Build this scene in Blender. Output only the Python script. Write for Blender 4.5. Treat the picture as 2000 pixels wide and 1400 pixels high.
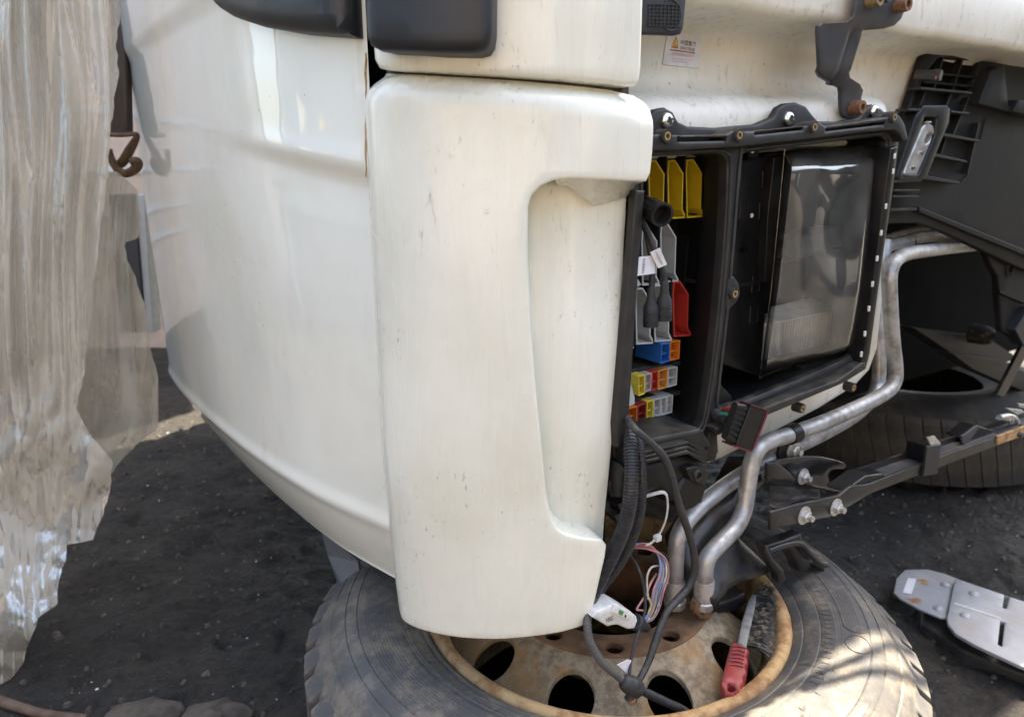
import bpy, bmesh, math, random
import numpy as np
from mathutils import Vector, Matrix, Quaternion
from mathutils.geometry import delaunay_2d_cdt

random.seed(7)
rng = np.random.default_rng(7)
R = math.radians
scene = bpy.context.scene
for o_ in list(bpy.data.objects):
    bpy.data.objects.remove(o_)

# ------------------------------------------------------------------ camera, sky, sun, exposure
CAM = Vector((0, 0, 0.98))
PITCH = R(15)
FPX = 1390.0                      # focal length in pixels of the 2000 px wide photograph
cam_data = bpy.data.cameras.new('camera')
cam_data.sensor_width = 36.0
cam_data.lens = FPX / 2000 * 36.0
cam_data.clip_start = 0.01
cam_data.clip_end = 500
cam_data.dof.use_dof = True
cam_data.dof.focus_distance = 0.97
cam_data.dof.aperture_fstop = 5.0
cam = bpy.data.objects.new('camera', cam_data)
cam.location = CAM
cam.rotation_euler = (R(90) - PITCH, 0, 0)
scene.collection.objects.link(cam)
scene.camera = cam

SUN_EL = R(65)
SUN_AZ = math.atan2(0.563, 0.826)
SUN = Vector((math.sin(SUN_AZ) * math.cos(SUN_EL), math.cos(SUN_AZ) * math.cos(SUN_EL), math.sin(SUN_EL)))
world = bpy.data.worlds.new('World')
scene.world = world
world.use_nodes = True
wn = world.node_tree
sky = wn.nodes.new('ShaderNodeTexSky')
sky.sky_type = 'NISHITA'
sky.sun_disc = False
sky.sun_elevation = SUN_EL
sky.sun_rotation = SUN_AZ
sky.dust_density = 3.0
sky.air_density = 1.0
sky.ozone_density = 1.0
wn.links.new(sky.outputs[0], wn.nodes['Background'].inputs[0])
wn.nodes['Background'].inputs[1].default_value = 0.13
sun_data = bpy.data.lights.new('sun', 'SUN')
sun_data.energy = 5.0
sun_data.angle = R(0.55)
sun_data.color = (1.0, 0.94, 0.84)
sun = bpy.data.objects.new('sun', sun_data)
sun.rotation_euler = SUN.to_track_quat('Z', 'Y').to_euler()
sun.location = SUN * 10
scene.collection.objects.link(sun)
scene.view_settings.view_transform = 'Standard'
scene.view_settings.look = 'None'
scene.view_settings.gamma = 1.0
scene.view_settings.exposure = 2.6
scene.view_settings.use_white_balance = True       # camera set to open shade
scene.view_settings.white_balance_temperature = 7450
scene.view_settings.white_balance_tint = 8
scene.render.engine = 'CYCLES'
scene.cycles.max_bounces = 8
scene.cycles.transparent_max_bounces = 16
scene.cycles.use_denoising = True

# ------------------------------------------------------------------ measuring the photograph
SP, CP = math.sin(PITCH), math.cos(PITCH)


def ray(px, py):
    a, b = (px - 1000) / FPX, (700 - py) / FPX
    return Vector((a, CP + b * SP, -SP + b * CP))


def onY(px, py, d):
    r = ray(px, py)
    return CAM + r * (d / r.y)


def onZ(px, py, z):
    r = ray(px, py)
    return CAM + r * ((z - CAM.z) / r.z)


# front of the cab: vertical plane through OX, OY, running to the right and away
OX, OY = 0.186, 1.02
UX, UY = 0.842, 0.539
NX, NY = 0.539, -0.842
NV = Vector((NX, NY, 0))
UV = Vector((UX, UY, 0))


def F3(t, z, o=0.0):
    return Vector((OX + UX * t + NX * o, OY + UY * t + NY * o, z))


def toF(px, py, o=0.0):
    r = ray(px, py)
    k = (o + OX * NX + OY * NY) / (r.x * NX + r.y * NY)
    x, y = r.x * k, r.y * k
    return ((x - OX) * UX + (y - OY) * UY, CAM.z + r.z * k)


def onF(px, py, o=0.0):
    t, z = toF(px, py, o)
    return F3(t, z, o)


def catmull(pts, n):
    pts = [Vector(p) for p in pts]
    P = [pts[0] * 2 - pts[1]] + pts + [pts[-1] * 2 - pts[-2]]
    out = []
    for i in range(1, len(P) - 2):
        p0, p1, p2, p3 = P[i - 1:i + 3]
        for k in range(n):
            t = k / n
            out.append(0.5 * (2 * p1 + (p2 - p0) * t + (2 * p0 - 5 * p1 + 4 * p2 - p3) * t * t + (3 * p1 - p0 - 3 * p2 + p3) * t ** 3))
    out.append(pts[-1])
    return out


class Plan:
    """a vertical surface over a smooth plan curve, with arc length s, height z and outward offset o"""

    def __init__(self, pts):
        c = catmull([(x, y, 0) for x, y in pts], 14)
        self.p = np.array([(v.x, v.y) for v in c])
        d = np.diff(self.p, axis=0)
        self.s = np.concatenate([[0], np.cumsum(np.hypot(d[:, 0], d[:, 1]))])
        tg = np.gradient(self.p, axis=0)
        tg /= np.linalg.norm(tg, axis=1)[:, None]
        n = np.stack([tg[:, 1], -tg[:, 0]], 1)
        mid = len(n) // 2
        if n[mid] @ self.p[mid] > 0:
            n = -n
        self.n = n
        self.len = self.s[-1]

    def at(self, s, z, o=0.0):
        x = np.interp(s, self.s, self.p[:, 0])
        y = np.interp(s, self.s, self.p[:, 1])
        nx = np.interp(s, self.s, self.n[:, 0])
        ny = np.interp(s, self.s, self.n[:, 1])
        l = math.hypot(nx, ny)
        return Vector((x + nx / l * o, y + ny / l * o, z))

    def hit(self, px, py, o=0.0):
        r = ray(px, py)
        q = self.p + self.n * o
        best = None
        for i in range(len(q) - 1):
            a, b = q[i], q[i + 1]
            e = b - a
            den = r.x * e[1] - r.y * e[0]
            if abs(den) < 1e-12:
                continue
            k = (a[0] * e[1] - a[1] * e[0]) / den
            w = (a[0] * r.y - a[1] * r.x) / den
            lo = -0.0 if i else -6.0
            hi = 1.0 if i < len(q) - 2 else 7.0
            if lo <= w <= hi and k > 0 and (best is None or k < best[0]):
                best = (k, self.s[i] + w * (self.s[i + 1] - self.s[i]))
        if best is None:      # the ray passes the end of the curve: take the tangent point
            cr = np.abs(q[:, 0] * r.y - q[:, 1] * r.x)
            i = int(cr.argmin())
            best = (math.hypot(*q[i]) / math.hypot(r.x, r.y), self.s[i])
        return (best[1], CAM.z + r.z * best[0])


SIDE = Plan([(-0.165, 0.915), (-0.197, 0.938), (-0.33, 1.06), (-0.51, 1.27), (-0.73, 1.56), (-0.885, 1.785), (-0.93, 1.87), (-0.935, 1.95), (-0.90, 2.06)])
CORN = Plan([(-0.180, 0.94), (-0.1785, 0.912), (-0.162, 0.876), (-0.115, 0.838), (-0.04, 0.815), (0.05, 0.808), (0.11, 0.822), (0.17, 0.855), (0.25, 0.905)])
MIRR = Plan([(-0.23, 0.87), (-0.1, 0.795), (0.0, 0.772), (0.10, 0.775)])

# ------------------------------------------------------------------ mesh helpers
WORLD = {}


def link(o):
    scene.collection.objects.link(o)
    return o


def thing(name, label, cat, base, group=None):
    o = bpy.data.objects.new(name, None)
    o.empty_display_size = 0.05
    o.location = base
    o['label'] = label
    o['category'] = cat
    if group:
        o['group'] = group
    WORLD[o.name] = Vector(base)
    return link(o)


def attach(o, parent):
    """o was made in world coordinates around WORLD[parent]"""
    o.parent = parent
    WORLD[o.name] = WORLD[parent.name].copy()


class MB:
    def __init__(self):
        self.v, self.f = [], []

    def add(self, vs, fs):
        n = len(self.v)
        self.v += [Vector(p) for p in vs]
        self.f += [tuple(i + n for i in f) for f in fs]

    def prism(self, pts, vec):
        n = len(pts)
        vec = Vector(vec)
        self.add(list(pts) + [Vector(p) + vec for p in pts],
                 [tuple(range(n)), tuple(range(2 * n - 1, n - 1, -1))] + [(i, (i + 1) % n, n + (i + 1) % n, n + i) for i in range(n)])

    def box(self, c, ax, ay, az):
        c, ax, ay, az = map(Vector, (c, ax, ay, az))
        self.prism([c - ax - ay - az, c + ax - ay - az, c + ax + ay - az, c - ax + ay - az], az * 2)

    def grid(self, rows, close=False):
        nr, nc = len(rows), len(rows[0])
        fs = []
        for i in range(nr - 1):
            for j in range(nc if close else nc - 1):
                k = (j + 1) % nc
                fs.append((i * nc + j, i * nc + k, (i + 1) * nc + k, (i + 1) * nc + j))
        self.add([p for r in rows for p in r], fs)

    def tube(self, path, r, seg=12, n=0, flat=1.0, cap=True):
        P = catmull(path, n) if n else [Vector(p) for p in path]
        m = len(P)
        T = [(P[min(i + 1, m - 1)] - P[max(i - 1, 0)]).normalized() for i in range(m)]
        a = T[0].orthogonal().normalized()
        rows = []
        for i in range(m):
            a = (a - T[i] * a.dot(T[i])).normalized()
            b = T[i].cross(a)
            rr = r(i / (m - 1)) if callable(r) else r
            rows.append([P[i] + (a * math.cos(2 * math.pi * k / seg) + b * math.sin(2 * math.pi * k / seg) * flat) * rr for k in range(seg)])
        n0 = len(self.v)
        self.grid(rows, True)
        if cap:
            self.f.append(tuple(range(n0 + seg - 1, n0 - 1, -1)))
            e = n0 + (m - 1) * seg
            self.f.append(tuple(range(e, e + seg)))

    def conduit(self, path, r, pitch=0.0032, seg=14, depth=0.13):
        """corrugated hose: the radius steps up and down along the path"""
        P = catmull(path, 40)
        d = [0.0]
        for i in range(1, len(P)):
            d.append(d[-1] + (P[i] - P[i - 1]).length)
        L = d[-1]
        xs = []
        nring = int(L / pitch)
        for k in range(nring):
            for q, w in ((0.0, 1 - depth), (0.22, 1 - depth), (0.36, 1.0), (0.86, 1.0)):
                xs.append(((k + q) * pitch, w))
        A = np.array([tuple(p) for p in P])
        pos = np.stack([np.interp([x for x, _ in xs], d, A[:, c]) for c in range(3)], 1)
        ws = [w for _, w in xs]
        self.tube([Vector(p) for p in pos], lambda u: r * ws[min(int(round(u * (len(ws) - 1))), len(ws) - 1)], seg)

    def lathe(self, prof, c, axis=(0, 0, 1), seg=24, ref=None, capped=True):
        """prof: (radius, height along axis)"""
        c, ax = Vector(c), Vector(axis).normalized()
        a = (Vector(ref) if ref else ax.orthogonal()).normalized()
        b = ax.cross(a)
        rows = [[c + ax * h + (a * math.cos(2 * math.pi * k / seg) + b * math.sin(2 * math.pi * k / seg)) * r for k in range(seg)] for r, h in prof]
        n0 = len(self.v)
        self.grid(rows, True)
        if capped:
            self.f.append(tuple(range(n0 + seg - 1, n0 - 1, -1)))
            e = n0 + (len(prof) - 1) * seg
            self.f.append(tuple(range(e, e + seg)))

    def mesh(self, name, base=(0, 0, 0), smooth=35, recalc=True):
        me = bpy.data.meshes.new(name)
        b = Vector(base)
        me.from_pydata([tuple(p - b) for p in self.v], [], self.f)
        if recalc:
            bm = bmesh.new()
            bm.from_mesh(me)
            bmesh.ops.remove_doubles(bm, verts=bm.verts, dist=1e-6)
            bmesh.ops.recalc_face_normals(bm, faces=bm.faces)
            bm.to_mesh(me)
            bm.free()
        if smooth:
            for p in me.polygons:
                p.use_smooth = True
            me.set_sharp_from_angle(angle=R(smooth))
        return me

    def build(self, name, mat, parent=None, base=None, smooth=35, bev=0, label=None, cat=None, kind=None, group=None, recalc=True):
        b = WORLD[parent.name] if parent else Vector(base or (0, 0, 0))
        me = self.mesh(name, b, smooth, recalc)
        me.materials.append(mat)
        o = bpy.data.objects.new(name, me)
        link(o)
        if parent:
            attach(o, parent)
        else:
            o.location = b
            WORLD[o.name] = b.copy()
        if bev:
            m = o.modifiers.new('edge_bevel', 'BEVEL')
            m.width = bev
            m.segments = 2
            m.limit_method = 'ANGLE'
            m.angle_limit = R(40)
        for k, v in (('label', label), ('category', cat), ('kind', kind), ('group', group)):
            if v:
                o[k] = v
        return o


def inside(pts, loop):
    x, y = pts[:, 0][:, None], pts[:, 1][:, None]
    a, b = loop, np.roll(loop, -1, 0)
    c = ((a[:, 1] > y) != (b[:, 1] > y))
    den = np.where(np.abs(b[:, 1] - a[:, 1]) < 1e-15, 1e-15, b[:, 1] - a[:, 1])
    xi = a[:, 0] + (y - a[:, 1]) / den * (b[:, 0] - a[:, 0])
    return ((c & (x < xi)).sum(1) % 2) == 1


def seg_dist(pts, loop):
    a, b = loop, np.roll(loop, -1, 0)
    e = b - a
    w = pts[:, None, :] - a[None]
    t = np.clip((w * e).sum(2) / np.maximum((e * e).sum(1), 1e-18), 0, 1)
    d = w - t[..., None] * e
    return np.sqrt((d * d).sum(2)).min(1)


def resample(loop, sp):
    out = []
    n = len(loop)
    for i in range(n):
        a, b = np.array(loop[i], float), np.array(loop[(i + 1) % n], float)
        k = max(1, int(math.ceil(np.linalg.norm(b - a) / sp)))
        for j in range(k):
            out.append(a + (b - a) * j / k)
    return np.array(out)


def round_loop(loop, n=3):
    """closed Catmull-Rom through the loop's points"""
    L = [np.array(p, float) for p in loop]
    m = len(L)
    out = []
    for i in range(m):
        p0, p1, p2, p3 = L[i - 1], L[i], L[(i + 1) % m], L[(i + 2) % m]
        for k in range(n):
            t = k / n
            out.append(0.5 * (2 * p1 + (p2 - p0) * t + (2 * p0 - 5 * p1 + 4 * p2 - p3) * t * t + (3 * p1 - p0 - 3 * p2 + p3) * t ** 3))
    return out


def offset_loop(loop, d):
    """inset a polygon by d (positive: inwards)"""
    L = np.array(loop, float)
    area = 0.5 * np.sum(L[:, 0] * np.roll(L[:, 1], -1) - np.roll(L[:, 0], -1) * L[:, 1])
    sg = 1 if area > 0 else -1
    out = []
    for i in range(len(L)):
        e1 = L[i] - L[i - 1]
        e2 = L[(i + 1) % len(L)] - L[i]
        e1 = e1 / max(np.linalg.norm(e1), 1e-12)
        e2 = e2 / max(np.linalg.norm(e2), 1e-12)
        n1 = np.array([-e1[1], e1[0]]) * sg
        n2 = np.array([-e2[1], e2[0]]) * sg
        n = n1 + n2
        l = max(np.linalg.norm(n), 1e-6)
        n = n / l
        c = max(n @ n1, 0.45)
        out.append(L[i] + n * d / c)
    return np.array(out)


def plate(mb, outer, mapf, thick=0.01, r=0.004, sp=0.02, holes=(), back=True, ofs=None, grid=True):
    """a solid sheet over a 2-D outline (metres) with rounded rims; mapf(u, v, o) gives the point"""
    bsp = min(sp, max(r * 2.0, 0.004)) if r else sp
    loops = [resample(outer, bsp)] + [resample(h, bsp) for h in holes]
    pts, edges, off = [], [], []
    for L in loops:
        n = len(pts)
        off.append((n, len(L)))
        pts += [tuple(p) for p in L]
        edges += [(n + i, n + (i + 1) % len(L)) for i in range(len(L))]
    nb = len(pts)
    cand = []
    if r:
        for li, L in enumerate(loops):
            for q in (0.1, 0.35, 1.0):
                c = offset_loop(L, r * q * (1 if li == 0 else -1))
                cand.append((c, r * q * 0.8))
    if grid:
        lo, hi = loops[0].min(0), loops[0].max(0)
        gx, gy = np.meshgrid(np.arange(lo[0] + sp * 0.37, hi[0], sp), np.arange(lo[1] + sp * 0.41, hi[1], sp))
        cand.append((np.stack([gx.ravel(), gy.ravel()], 1), r * 1.05 + sp * 0.35))
    for c, dmin in cand:
        if not len(c):
            continue
        ok = inside(c, loops[0])
        for h in loops[1:]:
            ok &= ~inside(c, h)
        for L in loops:
            ok &= seg_dist(c, L) >= dmin
        pts += [tuple(p) for p in c[ok]]
    vo, eo, fo, ov, _, _ = delaunay_2d_cdt([Vector(p) for p in pts], edges, [], 0, 1e-7)
    V = np.array([(v.x, v.y) for v in vo])
    cen = np.array([V[list(f)].mean(0) for f in fo])
    ok = inside(cen, loops[0])
    for h in loops[1:]:
        ok &= ~inside(cen, h)
    tris = [f for f, k in zip(fo, ok) if k]
    D = np.min([seg_dist(V, L) for L in loops], axis=0)
    if r:
        dd = np.minimum(D, r)
        o = -(r - np.sqrt(np.maximum(r * r - (r - dd) ** 2, 0)))
    else:
        o = np.zeros(len(V))
    ex = np.array([ofs(u, v) for u, v in V]) if ofs else np.zeros(len(V))
    front = [mapf(V[i][0], V[i][1], o[i] + ex[i]) for i in range(len(V))]
    rear = [mapf(V[i][0], V[i][1], -thick + ex[i]) for i in range(len(V))]
    n = len(V)
    fs = list(map(tuple, tris))
    if back:
        fs += [tuple(i + n for i in reversed(f)) for f in tris]
    m = {}
    for i, lst in enumerate(ov):
        for q in lst:
            m[q] = i
    for s, c in off:
        for i in range(c):
            a, b = m.get(s + i), m.get(s + (i + 1) % c)
            if a is None or b is None or a == b:
                continue
            fs.append((a, b, b + n, a + n))
    mb.add(front + rear, fs)
    return mb


def fpoly(pxs, o=0.0):
    return [toF(x, y, o) for x, y in pxs]


def plateF(pxs, o, thick=0.01, r=0.003, sp=0.02, holes=(), ofs=None, mb=None, rnd=0):
    out = fpoly(pxs, o)
    if ofs:
        out = [toF(x, y, o + ofs(*q)) for (x, y), q in zip(pxs, out)]
    if rnd:
        out = round_loop(out, rnd)
    hs = [fpoly(h, o) for h in holes]
    if rnd:
        hs = [round_loop(h, rnd) for h in hs]
    return plate(mb or MB(), out, lambda u, v, q: F3(u, v, o + q), thick, r, sp, hs, ofs=ofs)


def prismF(pxs, o0, o1, mb=None):
    mb = mb or MB()
    mb.prism([F3(t, z, o0) for t, z in fpoly(pxs, o0)], NV * (o1 - o0))
    return mb


def plateC(plan, pxs, o, thick=0.01, r=0.004, sp=0.02, holes=(), ofs=None, rnd=0, mb=None):
    out = [plan.hit(x, y, o) for x, y in pxs]
    if ofs:
        for _ in range(3):
            out = [plan.hit(x, y, o - r + ofs(*q)) for (x, y), q in zip(pxs, out)]
    hs = [[plan.hit(x, y, o) for x, y in h] for h in holes]
    if rnd:
        out = round_loop(out, rnd)
        hs = [round_loop(h, rnd) for h in hs]
    return plate(mb or MB(), out, lambda u, v, q: plan.at(u, v, o + q), thick, r, sp, hs, ofs=ofs)


def place(me, name, loc, zdir, parent, spin=0.0, scale=1.0, label=None):
    """put shared mesh data (axis +Z) at a world point, pointing along zdir"""
    o = bpy.data.objects.new(name, me)
    link(o)
    q = Vector(zdir).to_track_quat('Z', 'Y') @ Quaternion((0, 0, 1), spin)
    o.rotation_euler = q.to_euler()
    o.scale = (scale,) * 3
    if parent:
        o.parent = parent
        o.location = Vector(loc) - WORLD[parent.name]
    else:
        o.location = loc
    WORLD[o.name] = Vector(loc)
    if label:
        o['label'] = label
    return o


# ------------------------------------------------------------------ materials
def lin(c):
    if isinstance(c, str):
        c = [int(c[i:i + 2], 16) / 255 for i in (0, 2, 4)]
        c = [x / 12.92 if x <= 0.04045 else ((x + 0.055) / 1.055) ** 2.4 for x in c]
    return (c[0], c[1], c[2], 1.0)


def new_mat(name):
    m = bpy.data.materials.new(name)
    m.use_nodes = True
    nt = m.node_tree
    return m, nt, nt.nodes['Principled BSDF']


class NT:
    """short hand for building node trees"""

    def __init__(self, nt):
        self.nt = nt
        self.tc = nt.nodes.new('ShaderNodeTexCoord')
        self.geo = None

    def node(self, t, **kw):
        n = self.nt.nodes.new(t)
        for k, v in kw.items():
            setattr(n, k, v)
        return n

    def link(self, a, b):
        self.nt.links.new(a, b)

    def coords(self, scale=(1, 1, 1)):
        mp = self.node('ShaderNodeMapping')
        mp.inputs['Scale'].default_value = scale
        self.link(self.tc.outputs['Object'], mp.inputs['Vector'])
        return mp.outputs[0]

    def noise(self, scale, detail=4, rough=0.55, stretch=(1, 1, 1), dist=0.0):
        n = self.node('ShaderNodeTexNoise')
        n.inputs['Scale'].default_value = scale
        n.inputs['Detail'].default_value = detail
        n.inputs['Roughness'].default_value = rough
        n.inputs['Distortion'].default_value = dist
        self.link(self.coords(stretch), n.inputs['Vector'])
        return n.outputs['Fac']

    def voronoi(self, scale, feature='F1', stretch=(1, 1, 1)):
        n = self.node('ShaderNodeTexVoronoi', feature=feature)
        n.inputs['Scale'].default_value = scale
        self.link(self.coords(stretch), n.inputs['Vector'])
        return n.outputs['Distance']

    def ramp(self, fac, lo, hi, v0=0.0, v1=1.0):
        n = self.node('ShaderNodeMapRange')
        n.interpolation_type = 'SMOOTHSTEP'
        n.inputs['From Min'].default_value = lo
        n.inputs['From Max'].default_value = hi
        n.inputs['To Min'].default_value = v0
        n.inputs['To Max'].default_value = v1
        self.link(fac, n.inputs['Value'])
        return n.outputs[0]

    def math(self, op, a, b):
        n = self.node('ShaderNodeMath', operation=op)
        for i, x in enumerate((a, b)):
            if isinstance(x, (int, float)):
                n.inputs[i].default_value = x
            else:
                self.link(x, n.inputs[i])
        return n.outputs[0]

    def mix(self, fac, a, b):
        n = self.node('ShaderNodeMix', data_type='RGBA')
        for sock, x in ((n.inputs[0], fac), (n.inputs[6], a), (n.inputs[7], b)):
            if isinstance(x, (int, float)):
                sock.default_value = x
            elif isinstance(x, (tuple, str)):
                sock.default_value = lin(x)
            else:
                self.link(x, sock)
        return n.outputs[2]

    def bump(self, h, strength=0.3, dist=0.002, prev=None):
        n = self.node('ShaderNodeBump')
        n.inputs['Strength'].default_value = strength
        n.inputs['Distance'].default_value = dist
        self.link(h, n.inputs['Height'])
        if prev is not None:
            self.link(prev, n.inputs['Normal'])
        return n.outputs[0]

    def up(self, lo=0.3, hi=0.9):
        g = self.node('ShaderNodeNewGeometry')
        s = self.node('ShaderNodeSeparateXYZ')
        self.link(g.outputs['Normal'], s.inputs[0])
        return self.ramp(s.outputs[2], lo, hi)


MATS = {}


def simple(name, c1, c2=None, scale=30, rough=0.5, metal=0.0, bump=0.0, bscale=150, dust=None, dustamt=0.6, coat=0.0, lo=0.4, hi=0.65, rvar=0.1, spec=0.5, stretch=(1, 1, 1)):
    m, nt, p = new_mat(name)
    N = NT(nt)
    col = None
    fac = N.noise(scale, 6, 0.6, stretch)
    col = N.mix(N.ramp(fac, lo, hi), c1, c2 if c2 is not None else tuple(x * 0.8 for x in lin(c1)[:3]))
    if dust is not None:
        dn = N.ramp(N.noise(scale * 1.7, 6, 0.65), 0.35, 0.75)
        du = N.math('ADD', N.math('MULTIPLY', N.up(0.2, 0.9), 0.75), 0.25)
        f = N.math('MULTIPLY', N.math('MULTIPLY', dn, du), dustamt)
        col = N.mix(f, col, dust)
        N.link(N.math('ADD', N.math('MULTIPLY', f, 0.4), rough), p.inputs['Roughness'])
    else:
        N.link(N.math('ADD', N.math('MULTIPLY', N.noise(scale * 2, 3), rvar * 2), rough - rvar), p.inputs['Roughness'])
    N.link(col, p.inputs['Base Color'])
    p.inputs['Metallic'].default_value = metal
    p.inputs['Specular IOR Level'].default_value = spec
    p.inputs['Coat Weight'].default_value = coat
    p.inputs['Coat Roughness'].default_value = 0.06
    if bump:
        N.link(N.bump(N.noise(bscale, 4), bump, 0.001), p.inputs['Normal'])
    MATS[name] = m
    return m


# glossy cab paint
m, nt, p = new_mat('gloss_white_paint')
N = NT(nt)
c = N.mix(N.ramp(N.noise(5, 5, 0.6), 0.4, 0.75), (0.765, 0.775, 0.705), (0.69, 0.69, 0.60))
c = N.mix(N.math('MULTIPLY', N.math('MULTIPLY', N.ramp(N.voronoi(60), 0.13, 0.06), N.ramp(N.noise(5, 4), 0.52, 0.62)), 0.75), c, (0.16, 0.14, 0.11))
c = N.mix(N.math('MULTIPLY', N.ramp(N.noise(9, 8, 0.75, (1, 1, 0.35)), 0.55, 0.85), 0.5), c, (0.42, 0.38, 0.29))
N.link(c, p.inputs['Base Color'])
p.inputs['Roughness'].default_value = 0.3
p.inputs['Coat Weight'].default_value = 1.0
N.link(N.ramp(N.noise(14, 5), 0.35, 0.8, 0.012, 0.07), p.inputs['Coat Roughness'])
N.link(N.bump(N.noise(7, 3), 0.10, 0.012), p.inputs['Coat Normal'])
GLOSS = MATS['gloss'] = m

# brushed-over satin white of the corner panels
m, nt, p = new_mat('satin_white_paint')
N = NT(nt)
c = N.mix(N.ramp(N.noise(6, 5, 0.6), 0.35, 0.75), (0.765, 0.765, 0.675), (0.68, 0.67, 0.565))
st = N.noise(26, 5, 0.6, (1.0, 1.0, 0.10), 2.2)
c = N.mix(N.math('MULTIPLY', N.ramp(st, 0.5, 0.8), 0.12), c, (0.56, 0.555, 0.47))
sm = N.ramp(N.noise(6, 9, 0.8, (1, 1, 0.5), 1.6), 0.54, 0.78)
c = N.mix(N.math('MULTIPLY', sm, 0.38), c, (0.42, 0.39, 0.30))
dk = N.math('MULTIPLY', N.ramp(N.noise(34, 6, 0.7, (1, 1, 0.25), 2.0), 0.60, 0.72), N.ramp(N.noise(4.3, 3), 0.5, 0.62))
c = N.mix(N.math('MULTIPLY', dk, 0.65), c, (0.30, 0.27, 0.21))
sp_ = N.math('MULTIPLY', N.ramp(N.voronoi(110), 0.16, 0.06), N.ramp(N.noise(11, 5, 0.75), 0.58, 0.66))
c = N.mix(N.math('MULTIPLY', sp_, 0.5), c, (0.10, 0.09, 0.08))
scr = N.math('MULTIPLY', N.ramp(N.noise(190, 3, 0.6, (1, 1, 0.45)), 0.63, 0.69), N.ramp(N.noise(6.5, 4, 0.6), 0.51, 0.60))
c = N.mix(N.math('MULTIPLY', scr, 0.45), c, (0.10, 0.09, 0.08))
N.link(c, p.inputs['Base Color'])
N.link(N.ramp(st, 0.3, 0.8, 0.22, 0.42), p.inputs['Roughness'])
p.inputs['Coat Weight'].default_value = 0.5
N.link(N.ramp(N.noise(12, 4), 0.35, 0.75, 0.10, 0.3), p.inputs['Coat Roughness'])
N.link(N.bump(N.noise(48, 4, 0.6, (1.0, 1.0, 0.10), 2.5), 0.035, 0.002), p.inputs['Normal'])
SATIN = MATS['satin'] = m

# dirty white of the cab's front wall
m, nt, p = new_mat('grimy_white_paint')
N = NT(nt)
c = N.mix(N.ramp(N.noise(5, 5, 0.6), 0.35, 0.7), (0.74, 0.72, 0.64), (0.62, 0.59, 0.50))
g = N.noise(70, 8, 0.75, (1, 1, 0.5))
c = N.mix(N.math('MULTIPLY', N.ramp(g, 0.54, 0.72), 0.6), c, (0.22, 0.19, 0.14))
c = N.mix(N.math('MULTIPLY', N.ramp(N.noise(18, 8, 0.7, (1, 1, 0.3)), 0.52, 0.78), 0.45), c, (0.34, 0.30, 0.22))
c = N.mix(N.math('MULTIPLY', N.ramp(N.voronoi(45), 0.09, 0.04), 0.7), c, (0.07, 0.06, 0.05))
c = N.mix(N.math('MULTIPLY', N.ramp(N.noise(9, 5, 0.7), 0.66, 0.74), 0.6), c, (0.36, 0.20, 0.07))
N.link(c, p.inputs['Base Color'])
N.link(N.ramp(g, 0.35, 0.7, 0.28, 0.75), p.inputs['Roughness'])
p.inputs['Coat Weight'].default_value = 0.15
p.inputs['Coat Roughness'].default_value = 0.25
N.link(N.bump(g, 0.12, 0.002), p.inputs['Normal'])
GRIMY = MATS['grimy'] = m

BLACKP = simple('black_plastic', (0.007, 0.007, 0.0075), (0.012, 0.012, 0.012), 25, 0.40, bump=0.12, bscale=400, dust=(0.10, 0.09, 0.072), dustamt=0.26, spec=0.35)
BLACKD = simple('dusty_black_plastic', (0.011, 0.0112, 0.012), (0.019, 0.0188, 0.018), 18, 0.48, bump=0.15, bscale=300, dust=(0.16, 0.14, 0.105), dustamt=0.40, spec=0.4)
BLACKC = simple('clean_black_plastic', (0.005, 0.005, 0.0055), (0.008, 0.008, 0.0085), 30, 0.32, bump=0.05, bscale=400, spec=0.35)
GREYP = simple('charcoal_textured_plastic', (0.012, 0.0132, 0.0165), (0.016, 0.0175, 0.021), 12, 0.42, bump=0.25, bscale=900)
RUBBER = simple('black_rubber', (0.015, 0.016, 0.019), (0.028, 0.028, 0.028), 40, 0.6, bump=0.2, bscale=300)
VOID = simple('shade_black', (0.003, 0.003, 0.003), (0.006, 0.0055, 0.005), 9, 0.9, spec=0.1)  # near-black colour carries the shade in gaps, holes and under the cab
STEELP = simple('slate_painted_steel', (0.030, 0.035, 0.044), (0.050, 0.050, 0.054), 22, 0.42, bump=0.15, bscale=120, dust=(0.17, 0.115, 0.07), dustamt=0.45)
CASTB = simple('black_cast_iron', (0.009, 0.010, 0.013), (0.022, 0.021, 0.021), 14, 0.30, bump=0.35, bscale=90, dust=(0.15, 0.115, 0.075), dustamt=0.38)
GALV = simple('galvanised_steel', (0.46, 0.465, 0.47), (0.26, 0.25, 0.235), 34, 0.42, metal=0.65, bump=0.25, bscale=170, dust=(0.25, 0.20, 0.14), dustamt=0.65, lo=0.42, hi=0.68)
CHROME = simple('bright_steel', (0.78, 0.77, 0.75), (0.6, 0.59, 0.57), 60, 0.22, metal=1.0)
BRASS = simple('brass', (0.52, 0.38, 0.20), (0.35, 0.24, 0.12), 200, 0.45, metal=0.7)
RUSTB = simple('rusty_bolt', (0.22, 0.10, 0.05), (0.10, 0.055, 0.035), 160, 0.8, bump=0.5, bscale=300)
ALU = simple('silver_sheet_metal', (0.31, 0.325, 0.355), (0.25, 0.26, 0.28), 9, 0.5, metal=0.3, bump=0.12, bscale=90, dust=(0.30, 0.27, 0.23), dustamt=0.5)
ZINC = simple('zinc_plated_steel', (0.58, 0.57, 0.55), (0.4, 0.38, 0.35), 50, 0.35, metal=0.6)
WHITEN = simple('white_nylon', (0.62, 0.62, 0.60), (0.5, 0.5, 0.48), 60, 0.5)
YEL = simple('yellow_plastic', (0.55, 0.40, 0.02), (0.50, 0.35, 0.02), 40, 0.42, bump=0.05, dust=(0.25, 0.19, 0.06), dustamt=0.4)
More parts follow.
